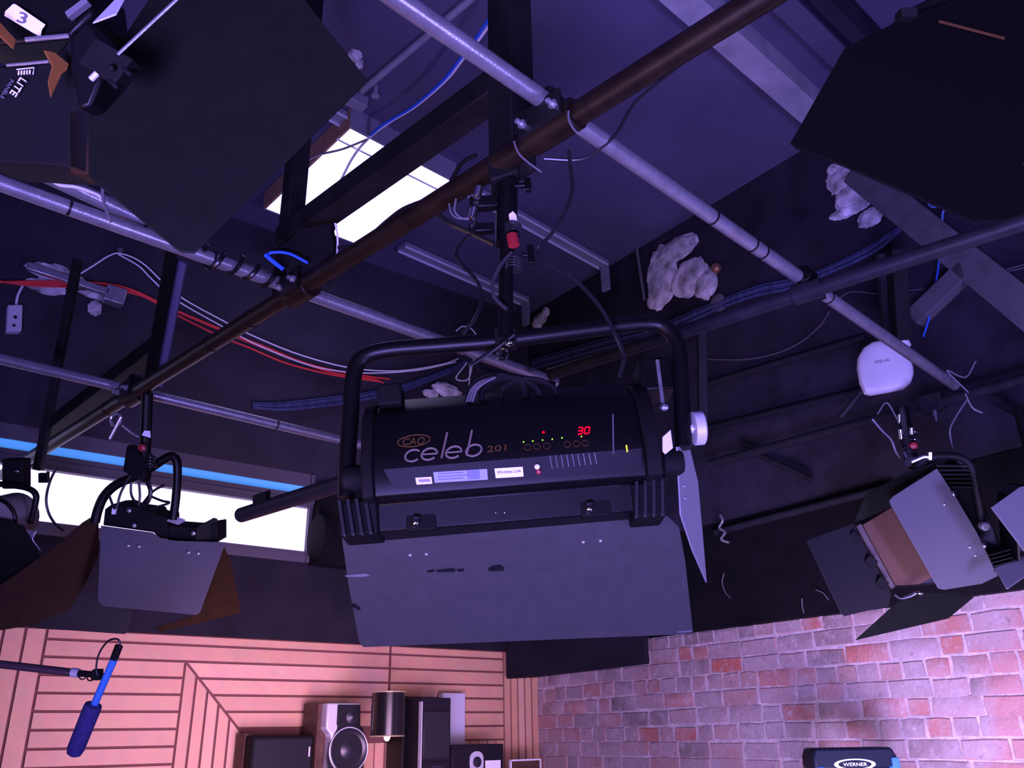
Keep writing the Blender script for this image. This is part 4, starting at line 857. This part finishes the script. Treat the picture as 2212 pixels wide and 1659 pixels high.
plate([(9, 34), (11, 24), (28, 8), (34, 9), (98, 53), (90, 64), (87, 80)], tp, .0008, 'tape_label', m_paper, tl)
e3 = (pt(60, 46, D1)-pt(36, 30, D1)).normalized()
text('lettering', '3', m_cabgrey, tl, onp(48, 39, tp[0]-F*.0015, tp[1]), (R-UP*.35).normalized(), (UP+R*.3).normalized(), .0105, .0125)
tx = pl3((15, 140, D1+.012), (100, 135, D1+.012), (20, 200, D1+.012))
def tlt(s, x0, y0, x1, y1, h, m=m_cabwhite):
    """text read from pixel a to pixel b"""
    a, b = onp(x0, y0, tx[0], tx[1]), onp(x1, y1, tx[0], tx[1]); ex = (b-a).normalized(); n = -F; ez = n.cross(ex).normalized()
    if True: text('lettering', s, m, tl, a.lerp(b, .5), ex, ez, (b-a).length, h*D1/FPX)
tlt('LITE', 51, 171, 27, 206, 16); tlt('PANELS', 27, 173, 4, 212, 8, m_cabgrey)
mb = MB(); q4 = [onp(x, y, tx[0], tx[1]) for x, y in [(36, 150), (74, 146), (71, 161)]]; mb.sweep(q4, .0007, 6, 1)
for k in range(5): mb.tube(onp(41+k*6, 153-k*.4, tx[0], tx[1]), onp(40+k*6, 162-k*.4, tx[0], tx[1]), .0009, 6)
mb.objs('logo_mark', m_cabwhite, tl)
mb = MB(); mb.tube(pt(56, 86, D1), pt(150, 77, D1), .0028, 8); mb.tube(pt(15, 141, D1), pt(106, 133, D1), .0018, 8); mb.objs('edge_bar', m_scaff, tl)
plate([(95, 108), (118, 112), (150, 138), (145, 152), (134, 160), (110, 211), (104, 176), (113, 142)], pl3((95, 108, D1-.02), (150, 138, D1), (110, 211, D1-.03)), .002, 'lit_flap_inside', m_orange, tl)
plate([(-20, 30), (0, 47), (36, 86), (29, 105), (0, 78), (-20, 60)], pl3((0, 47, D1-.01), (36, 86, D1-.01), (0, 78, D1-.02)), .002, 'lit_flap_inside', m_orange, tl)
plate([(199, 49), (250, 30), (270, -6), (252, -6)], pl3((199, 49, D1-.02), (250, 30, D1-.02), (270, -6, D1)), .002, 'pale_flap', m_grey, tl)
mb = MB(); mb.tube(pt(254, 118, D1-.05), pt(400, -18, D1-.03), .0019, 8); mb.obj('stay_rod', m_scaff, tl)
mb = MB(); mb.box(pt(238, 140, D1-.03), R*.02-UP*.012, F*.012, UP*.014+R*.01)
for x0, y0, x1, y1 in ((236, 173, 254, 190), (265, 147, 284, 162)): mb.tube(pt(x0, y0, D1-.04), pt(x1, y1, D1-.04), .0032, 8)
mb.ball(pt(240, 147, D1-.05), R*.004, F*.004, UP*.004); mb.obj('hinge_arm', m_blackm, tl, .002)
mb = MB(); mb.tube(pt(196, 172, D1-.04), pt(210, 158, D1-.04), .0035, 10); mb.obj('thumb_screw', m_silver, tl)
mb = MB(); mb.prism([pt(x, y, D1-.01) for x, y in [(150, 82), (185, 40), (205, 60), (240, 120), (195, 230), (170, 235), (150, 150)]], F*.06); mb.obj('knuckle', m_black, tl, .004)
mb = MB(); mb.prism([pt(x, y, D1+.02) for x, y in [(148, 240), (192, 230), (192, 378), (150, 375)]], F*.05); mb.obj('side_flap', m_doorb, tl, .002)
mb = MB(); mb.prism([pt(x, y, D1+.03) for x, y in [(140, 30), (180, 0), (140, -60), (178, -60), (205, -30), (180, 22), (146, 40)]][:0]+[pt(x, y, D1+.01) for x, y in [(140, 26), (183, -6), (190, 4), (146, 38)]], F*.01); mb.obj('cable_clip', m_cabgrey, tl)
mb = MB(); a = pt(160, 60, D1+.09); mb.tube(a, Vec((a.x, a.y, ZA-.01)), .017, 14); mb.obj('stem', m_black, tl)
# cable by left pipe
cable([(-10, 345), (20, 325), (55, 306)], cd_(2.0), .003, m_cabgrey, 'grey_cable', 'thin grey cable at left edge, upper of two above the pipe', 'left edge wires')
cable([(5, 372), (25, 345), (62, 313)], cd_(2.0), .003, m_cabgrey, 'grey_cable', 'thin grey cable at left edge, lower of two above the pipe', 'left edge wires')
cable([(120, 305), (135, 318), (146, 345), (146, 372), (138, 392)], cd_(2.0), .004, m_cabgrey, 'grey_cable', 'grey cable loop standing over the short left pipe', 'left edge wires')
cable([(108, 388), (130, 400), (165, 404), (205, 418), (222, 428)], cd_(2.02), .004, m_cabwhite, 'white_cable', 'pale cable lying along the short left pipe', 'left edge wires')
cable([(222, 395), (222, 425), (230, 455), (240, 480)], cd_(2.0), .004, m_cabgrey, 'grey_cable', 'grey cable hanging across the two left pipes', 'left edge wires')
mb = MB(); _p, _q = onz(432, 549, ZA), onz(600, 606, ZA); _n = dA2.cross(Z).normalized(); _h = []
for k in range(61):
    a = k/60; w_ = a*2*math.pi*4.5; _h.append(_p.lerp(_q, a)+(_n*math.cos(w_)+Z*math.sin(w_))*(RA*1.3+.004*math.sin(a*17)))
mb.sweep(_h, .0065, 7, 1); tag(mb.obj('wrapped_cable', m_cabblack), 'black cable wound round the left pipe beside the big flap', 'cable')
# top right near light
D2 = 1.02
tr = thing('studio_light', 'near studio light at top right with big black flap filling the corner', 'studio light', pt(2050, 200, D2))
pt2 = pl3((1708, 307, D2), (1954, 36, D2+.1), (2105, 478, D2-.04))
plate([(1708, 307), (1715, 296), (1822, 108), (1830, 100), (1954, 38), (2090, -10), (2330, -60), (2330, 420), (2212, 462), (2178, 474), (2105, 479), (1820, 356), (1720, 318)], pt2, .003, 'large_flap', mat('dead_black_flap', (.0025, .002, .0018), .8, spec=.08), tr)
mb = MB(); mb.prism([pt(x, y, D2+.13) for x, y in [(1958, 20), (2080, -40), (2330, -80), (2330, 200), (2100, 150)]], F*.12); mb.obj('housing', m_black, tr, .004)
mb = MB(); mb.tube(pt(2028, 46, D2-.02+.09), pt(2170, 83, D2-.02+.07), .0018, 6); mb.obj('edge_strip', mat('brown_strip', (.06, .025, .008), .6), tr)
mb = MB(); a = pt(2150, -10, D2+.2); mb.tube(a, Vec((a.x, a.y, ZA)), .017, 14); mb.obj('stem', m_black, tr)
mb = MB(); mb.box(pt(1957, 33, D2+.09), R*.01, F*.01, UP*.006); mb.obj('corner_clip', m_blackm, tr)
# ------------------------------------------------------------------ boom microphone
mk = thing('boom_microphone', 'blue shotgun microphone with dark blue foam on a boom pole at left', 'microphone', pt(205, 1500, 2.2))
mb = MB(); mb.tube(pt(-60, 1428, 2.2), pt(158, 1453, 2.2), .010, 16); mb.obj('boom_pole', mat('boom_black', (.06, .035, .045), .4), mk)
mb = MB(); mb.tube(pt(155, 1452, 2.2), pt(170, 1454, 2.2), .0115, 16); mb.obj('pole_collar', m_silver, mk)
mb = MB(); mb.tube(pt(170, 1454, 2.2), pt(212, 1458, 2.2), .008, 14); mb.ring(pt(195, 1464, 2.2), F, .008, .002, 14, 6); mb.ring(pt(178, 1460, 2.2), F, .009, .002, 14, 6); mb.box(pt(210, 1457, 2.2), R*.012, F*.01, UP*.012); mb.obj('shock_mount', m_blackm, mk, .002)
mb = MB(); mb.tube(pt(248, 1420, 2.2), pt(202, 1526, 2.2), .0095, 18); mb.obj('mic_tube', m_micblue, mk)
mb = MB(); mb.tube(pt(257, 1395, 2.2), pt(246, 1424, 2.2), .010, 16); mb.obj('mic_tail', m_blackm, mk)
mb = MB(); a, b = pt(203, 1520, 2.2), pt(158, 1632, 2.2); l = (b-a).length; mb.lathe(a, b-a, [(0, .012), (.004, .021), (.012, .0225), (l-.02, .0215), (l-.006, .018), (l, .009)], 26); o = mb.obj('foam_cover', m_foam, mk); o['label'] = 'dark blue foam cover'
mb = MB(); mb.sweep([pt(x, y, 2.19) for x, y in [(258, 1400), (259, 1386), (250, 1380), (232, 1386), (214, 1412), (208, 1440), (210, 1458)]], .0025, 8); mb.obj('mic_cable', m_cabblack, mk)
# ------------------------------------------------------------------ things along the timber wall
OS = .28
def wo(x, y, o=OS): return wood(x, y, o)
shz = 1.28
sh = thing('wall_shelf', 'long shelf on the timber wall under the loudspeakers', 'shelf', W(1.1, shz, .2))
sA, sB = ws(470, 1700, OS)[0]+.1, ws(1120, 1700, OS)[0]-.05
mb = MB(); mb.prism([W(sA, shz-.04, .02), W(sB, shz-.04, .02), W(sB, shz-.04, .46), W(sA, shz-.04, .46)], Z*.04); mb.obj('board', m_dkwood, sh, .003)
for q in (.2, .8):
    mb = MB(); s_q = sA+(sB-sA)*q; mb.prism([W(s_q-.015, shz-.04, .02), W(s_q-.015, shz-.04, .4), W(s_q-.015, shz-.3, .02)], -U*.03); mb.obj('bracket', m_steel, sh)
def wbox(x0, x1, y, dep, o, z0=shz):
    """box on the shelf: front face at o, left and right photo columns, top photo row"""
    a, b = ws(x0, y, o)[0], ws(x1, y, o)[0]; zt = ws((x0+x1)/2, y, o)[1]
    return a, b, zt
def wb(mb, a, b, z0, z1, o0, o1): mb.prism([W(a, z0, o0), W(b, z0, o0), W(b, z0, o1), W(a, z0, o1)], Z*(z1-z0)); return mb
# black screen at left of the shelf
a, b, zt = wbox(545, 680, 1588, .1, .22)
t = thing('monitor_screen', 'black screen in a niche of the timber wall, lower middle left', 'screen', W((a+b)/2, shz, .15))
mb = MB(); wb(mb, a, b, shz, zt, .10, .22); mb.obj('case', m_blackm, t, .012)
mb = MB(); wb(mb, a-.015, b+.015, shz+.03, zt-.02, .22, .223); mb.obj('glass', mat('dark_screen', (.006, .006, .012), .5, spec=.2), t)
mb = MB(); wb(mb, b+.03, b+.022, zt-.10, zt-.055, .223, .225); mb.obj('light_strip', m_silver, t)
a2_, b2_, zt2 = wbox(526, 548, 1584, .1, .12)
mb = MB(); wb(mb, a2_, b2_-.02, shz, zt2, .03, .14); mb.obj('side_box', m_dkwood, t)
# silver studio monitor
a, b, zt = wbox(704, 792, 1519, .2, OS)
t = thing('loudspeaker', 'silver and black studio loudspeaker with big round woofer, left of pendant lamp', 'loudspeaker', W((a+b)/2, shz, .2))
w_ = a-b; x_c = a-.62*w_
cx0, cx1 = a-.04*w_, b+.0*w_
zw = ws(757, 1620, OS)[1]
mb = MB(); zb = shz
mb.prism([W(cx0-.02, zb, OS), W(cx1, zb, OS), W(cx1, zw+.06, OS), W(cx1+.03, zw+.12, OS), W(cx1+.035, zt, OS), W(cx0, zt, OS), W(cx0-.0, zt-.12, OS), W(cx0-.03, zw+.07, OS)], V*-.22); mb.obj('cabinet', m_silver, t, .008)
mb = MB(); mb.prism([W(cx0-.05, shz+.01, OS), W(cx1+.002, shz+.01, OS), W(cx1+.002, zw+.06, OS), W(cx1+.03, zw+.115, OS), W(cx0-.06, zw+.115, OS), W(cx0-.06, zw+.1, OS), W(cx0-.02, zw+.03, OS), W(cx0-.012, zw-.03, OS)], V*.006); mb.obj('baffle', m_spk, t, .003)
mb = MB(); mb.prism([W(cx0-.055, zt-.008, OS), W(cx1+.04, zt-.008, OS), W(cx1+.035, zw+.115, OS), W(cx1+.01, zw+.09, OS), W(cx0-.075, zw+.09, OS), W(cx0-.055, zw+.12, OS)], V*.012); mb.obj('tweeter_plate', m_spk, t, .004)
cw_ = W((cx0-.03+cx1)/2, zw, OS)
mb = MB(); mb.lathe(W((cx0-.05+cx1)/2, zw+.155, OS+.012), V, [(0, .032), (.003, .034), (.006, .02), (.009, .012), (.012, .0)], 22); mb.obj('tweeter', m_cone, t)
mb = MB(); rw = .104; mb.lathe(cw_, V, [(0, rw), (.012, rw), (.014, rw*.94), (.008, rw*.86), (-.0, rw*.5), (.012, rw*.3), (.016, 0.001)], 36); mb.obj('woofer', m_cone, t)
mb = MB(); mb.ring(cw_+V*.012, V, rw*1.02, .003, 36, 8); mb.obj('woofer_ring', m_silver, t)
a, b, zt = wbox(688, 706, 1519, .2, OS-.06)
mb = MB(); wb(mb, a, b-.01, shz, zt, .05, OS-.06); tag(mb.obj('wood_block', m_dkwood, bevel=.003), 'dark brown upright board beside the silver loudspeaker', 'board')
# pendant lamp
pc = wood(836, 1590, .5); pt_ = wood(838, 1495, .5); rad = (wood(874, 1540, .5)-wood(798, 1540, .5)).length/2*.83
pe = thing('pendant_lamp', 'black cylinder pendant lamp with brass rims hanging before the timber wall', 'lamp', pc)
top = Vec((pc.x, pc.y, pt_.z))
mb = MB(); mb.lathe(pc, Z, [(0, rad-.004), (0, rad), (top.z-pc.z, rad), (top.z-pc.z+.001, rad*.2), (top.z-pc.z-.004, rad*.2), (top.z-pc.z-.005, rad-.004)], 36); mb.obj('shade', mat('gloss_black_shade', (.008, .007, .008), .22), pe)
for h in (0, top.z-pc.z):
    mb = MB(); mb.ring(pc+Z*h, Z, rad+.001, .0035, 40, 8); mb.obj('rim', m_brass, pe)
hk_ = Vec((top.x, top.y, 2.36))
mb = MB(); mb.tube(top, hk_, .0035, 8); mb.obj('cord', mat('maroon_cord', (.09, .02, .03), .6), pe)
mb = MB(); mb.tube(hk_, hk_-V*(.5-.055), .009, 10); mb.obj('wall_arm', m_steel, pe)
mb = MB(); mb.ball(pc-Z*.004, Vec((.016, 0, 0)), Vec((0, .016, 0)), Z*.02); mb.obj('bulb', m_bulb, pe)
mb = MB(); mb.tube(pc+Z*.015, top-Z*.004, .013, 12); mb.obj('lamp_holder', m_blackm, pe)
# tall black loudspeaker
a, b, zt = wbox(911, 974, 1507, .3, .36)
t = thing('loudspeaker', 'tall black loudspeaker right of the pendant lamp', 'loudspeaker', W((a+b)/2, shz, .2))
mb = MB(); wb(mb, a, b, shz, zt, .06, .36); mb.obj('cabinet', m_spk, t, .004)
mb = MB(); wb(mb, a-.012, b+.012, zt-.30, zt-.07, .36, .368); mb.obj('upper_grille', m_cone, t, .002)
mb = MB(); wb(mb, a-.012, b+.012, shz+.01, zt-.315, .36, .368); mb.obj('lower_grille', m_spk, t, .002)
mb = MB(); wb(mb, a-.06, b+.05, shz+.01, zt-.33, .368, .376); mb.obj('port_strip', m_cone, t, .002)
mb = MB(); wb(mb, a+.004, a-.002, shz, zt-.02, .34, .370); mb.obj('edge_trim', m_silver, t, .001)
a_sp = a
a, b, zt = wbox(872, 905, 1503, .3, .22)
mb = MB(); wb(mb, a, max(b-.02, a_sp+.008), shz, zt, .05, .22); tag(mb.obj('equipment_case', m_black, bevel=.004), 'plain black case between pendant lamp and tall loudspeaker', 'case')
# pale board behind
a, b, zt = wbox(957, 1005, 1497, .02, .08); zb_ = ws(980, 1612, .08)[1]
mb = MB(); wb(mb, a, b, shz, zt, .03, .08); tag(mb.obj('pale_board', m_grey, bevel=.002), 'pale lilac upright board behind the tall loudspeaker', 'board')
# small black loudspeaker
a, b, zt = wbox(976, 1088, 1608, .2, .34)
t = thing('loudspeaker', 'low black loudspeaker with white oval horn and white label at lower centre', 'loudspeaker', W((a+b)/2, shz, .2))
mb = MB(); wb(mb, a, b, shz, zt, .06, .34); mb.obj('cabinet', m_spk, t, .006)
so, zo = ws(1028, 1646, .34)
mb = MB(); hw = (ws(1013, 1640, .34)[0]-ws(1042, 1640, .34)[0])/2
mb.prism([W(so+hw*math.cos(t_)*(1), zo+.055*math.copysign(abs(math.sin(t_))**.6, math.sin(t_)), .34) for t_ in [2*math.pi*i/28 for i in range(28)]], V*.012); mb.obj('horn', m_silver, t, .002)
mb = MB(); mb.lathe(W(so, zo, .352), V, [(0, hw*.62), (.002, hw*.62), (.006, hw*.3)], 20); mb.obj('horn_throat', m_cone, t)
s0, z0 = ws(1048, 1643, .34); s1 = ws(1081, 1643, .34)[0]
mb = MB(); wb(mb, s0, s1, z0-.07, z0, .34, .342); o = mb.obj('label_plate', m_white, t); o['label'] = 'white label'
# picture frame
pf = thing('picture_frame', 'thin white framed dark picture below the corner of the room', 'picture', W(.1, 1.4, .3))
s0 = ws(1103, 1645, .3)[0]; s1 = ws(1169, 1640, .3)[0]; zt = ws(1135, 1640, .3)[1]
mb = MB(); th_ = .008
wb(mb, s0, s1, zt-th_, zt, .285, .30); wb(mb, s0, s1, shz, shz+th_, .285, .30); wb(mb, s0, s0-th_, shz, zt, .285, .30); wb(mb, s1+th_, s1, shz, zt, .285, .30); mb.obj('frame', m_white, pf)
mb = MB(); wb(mb, s0-th_, s1+th_, shz+th_, zt-th_, .287, .295); mb.obj('picture', m_dkwood, pf)
# ------------------------------------------------------------------ step ladder against the brick wall
lo_ = .55
ld = thing('step_ladder', 'step ladder with dark blue top cap and oval badge by the brick wall', 'ladder', Vec((brick(1845, 1640, lo_).x, brick(1845, 1640, lo_).y, 0)))
cL, cR = brick(1758, 1640, lo_), brick(1938, 1640, lo_); cL.z = cR.z = 0
dx_ = R.copy(); dx_.z = 0; dx_.normalize(); dy_ = Vec((0, 1, 0))
cp = brick(1848, 1640, lo_); wx = .5*abs((pt(1940, 1640, (cp-CAM).dot(F))-pt(1757, 1640, (cp-CAM).dot(F))).dot(dx_))
zt_ = pt(1848, 1615, (cp-CAM).dot(F)).z; 
mb = MB(); mb.prism([cp+dx_*x+Z*(zt_-cp.z+zz) for x, zz in [(-wx*.93, 0), (wx*.9, 0), (wx, -.03), (wx, -.075), (-wx, -.075), (-wx*1.0, -.03)]], dy_*.14); mb.obj('top_cap', m_ladder, ld, .01)
mb = MB(); mb.box(cp+dx_*wx*.93+Z*(zt_-cp.z-.06)-dy_*.003, dx_*.014, dy_*.006, Z*.025); mb.obj('blue_lit_corner', m_ladblue, ld, .003)  # blue light on the cap corner, put in as a bright blue block
bc = Vec((cp.x, cp.y-.001, pt(1843, 1651, (cp-CAM).dot(F)).z)); bw = .5*abs((pt(1888, 1650, (cp-CAM).dot(F))-pt(1798, 1650, (cp-CAM).dot(F))).dot(dx_))
bcx = bc-dx_*.006
mb = MB(); mb.prism([bcx+dx_*bw*math.cos(t_)+Z*.019*math.sin(t_)-dy_*.002 for t_ in [2*math.pi*i/36 for i in range(36)]], dy_*.002); bdg = mb.obj('badge', m_white, ld)
mb = MB(); mb.prism([bcx+dx_*bw*.8*math.cos(t_)+Z*.0145*math.sin(t_)-dy_*.003 for t_ in [2*math.pi*i/36 for i in range(36)]], dy_*.001); mb.obj('badge_field', m_ladder, bdg)
text('lettering', 'WERNER', m_white, bdg, bcx-dy_*.0042, dx_, Z, bw*1.15, .0115)
for sx in (-1, 1):
    for sy in (0, 1):
        mb = MB(); a = cp+dx_*sx*wx*.85+dy_*(.02+.1*sy); a = Vec((a.x, a.y, zt_-.07)); b = Vec((a.x+sx*.12*dx_.x, a.y+(-.45 if sy == 0 else .2), 0)); mb.box(a.lerp(b, .5), dx_*.012, (b-a)*.5, (b-a).normalized().cross(dx_)*.025); mb.obj('leg', m_ladblue, ld, .003)
for k in range(4):
    f_ = .2+.2*k; a = cp+dy_*.02; zz = (zt_-.07)*(1-f_); mb = MB(); mb.box(Vec((a.x, a.y-.45*f_, zz)), dx_*(wx*.85+.12*f_), dy_*.04, Z*.012); mb.obj('step', m_zinc, ld, .002)
# black cloth-covered box hanging over the corner
cbx = thing('black_case', 'black box under the central light flap, across the corner of the walls', 'box', brick(1245, 1430, .12))
la, lb_ = wood(1099, 1466, .09), brick(1396, 1434, .09)
back = B(.06, 0, .06); back.z = 0
bot = [la, lb_, B(((lb_-K).dot(V)), lb_.z, .062), Vec((back.x, back.y, (la.z+lb_.z)/2)), W((K-la).dot(U), la.z, .062)]
mb = MB(); mb.loft([bot, [Vec((p.x, p.y, 2.45)) for p in bot]]); mb.obj('case', m_low, cbx, .006)
# shiny safety clip and dangling cords on the lower black wall
mb = MB(); mb.sweep([brick(x, y, .12) for x, y in [(1556, 1112), (1561, 1125), (1554, 1140), (1566, 1150), (1558, 1165), (1574, 1172)]], .007, 7); tag(mb.obj('safety_clip', m_zinc), 'small shiny clip on black wall right of the central side flap', 'clip')
for pp, lab in (([(1564, 1238), (1560, 1258), (1566, 1278), (1578, 1292)], 'pale cord hanging on black wall right of the big grey flap'), ([(1732, 1292), (1733, 1310), (1737, 1325)], 'short pale cord above the brick edge'), ([(1762, 1274), (1778, 1281), (1790, 1296)], 'curved pale cord left of the right hand light')):
    cable(pp, cb(.075), .0026, m_cabgrey, 'cord', lab, 'cords on the black wall')
# ------------------------------------------------------------------ lights
def area(name, loc_, target, size, power, col, sy=None):
    ld_ = bpy.data.lights.new(name, 'AREA'); ld_.energy = power; ld_.color = col; ld_.size = size
    if sy: ld_.shape = 'RECTANGLE'; ld_.size_y = sy
    o = bpy.data.objects.new(name, ld_); COL.objects.link(o); o.location = loc_
    o.rotation_euler = (Vec(target)-Vec(loc_)).to_track_quat('-Z', 'Y').to_euler(); return o
area('purple_wash', (-.3, -1.0, .4), (.7, 1.3, 4.5), .8, 190, (.32, .245, 1.0)).data.spread = math.radians(125)
area('purple_wash_right', (2.6, .2, .5), (0.9, 2.4, 2.8), .6, 40, (.34, .27, 1.0)).data.spread = math.radians(100)
area('timber_wash', W(2.1, 1.2, 2.3), W(1.75, 1.62, 0), 1.2, 23, (.97, .56, .97)).data.spread = math.radians(90)
area('brick_wash', B(3.5, .9, 1.7), B(2.6, 1.45, 0), .7, 38, (.70, .51, 1.0)).data.spread = math.radians(100)
area('warm_spill', (-1.6, .4, .6), (0.0, 1.9, 2.7), .25, 3, (1, .5, .15)).data.spread = math.radians(70)
w = bpy.data.worlds.new('world'); SC.world = w; w.use_nodes = True
w.node_tree.nodes['Background'].inputs[0].default_value = (.045, .035, .09, 1); w.node_tree.nodes['Background'].inputs[1].default_value = .35
SC.view_settings.view_transform = 'Standard'; SC.view_settings.look = 'None'; SC.view_settings.gamma = 1; SC.view_settings.exposure = 0; SC.view_settings.use_curve_mapping = False
for o in list(bpy.data.objects):
    if '_b' in o: del o['_b']
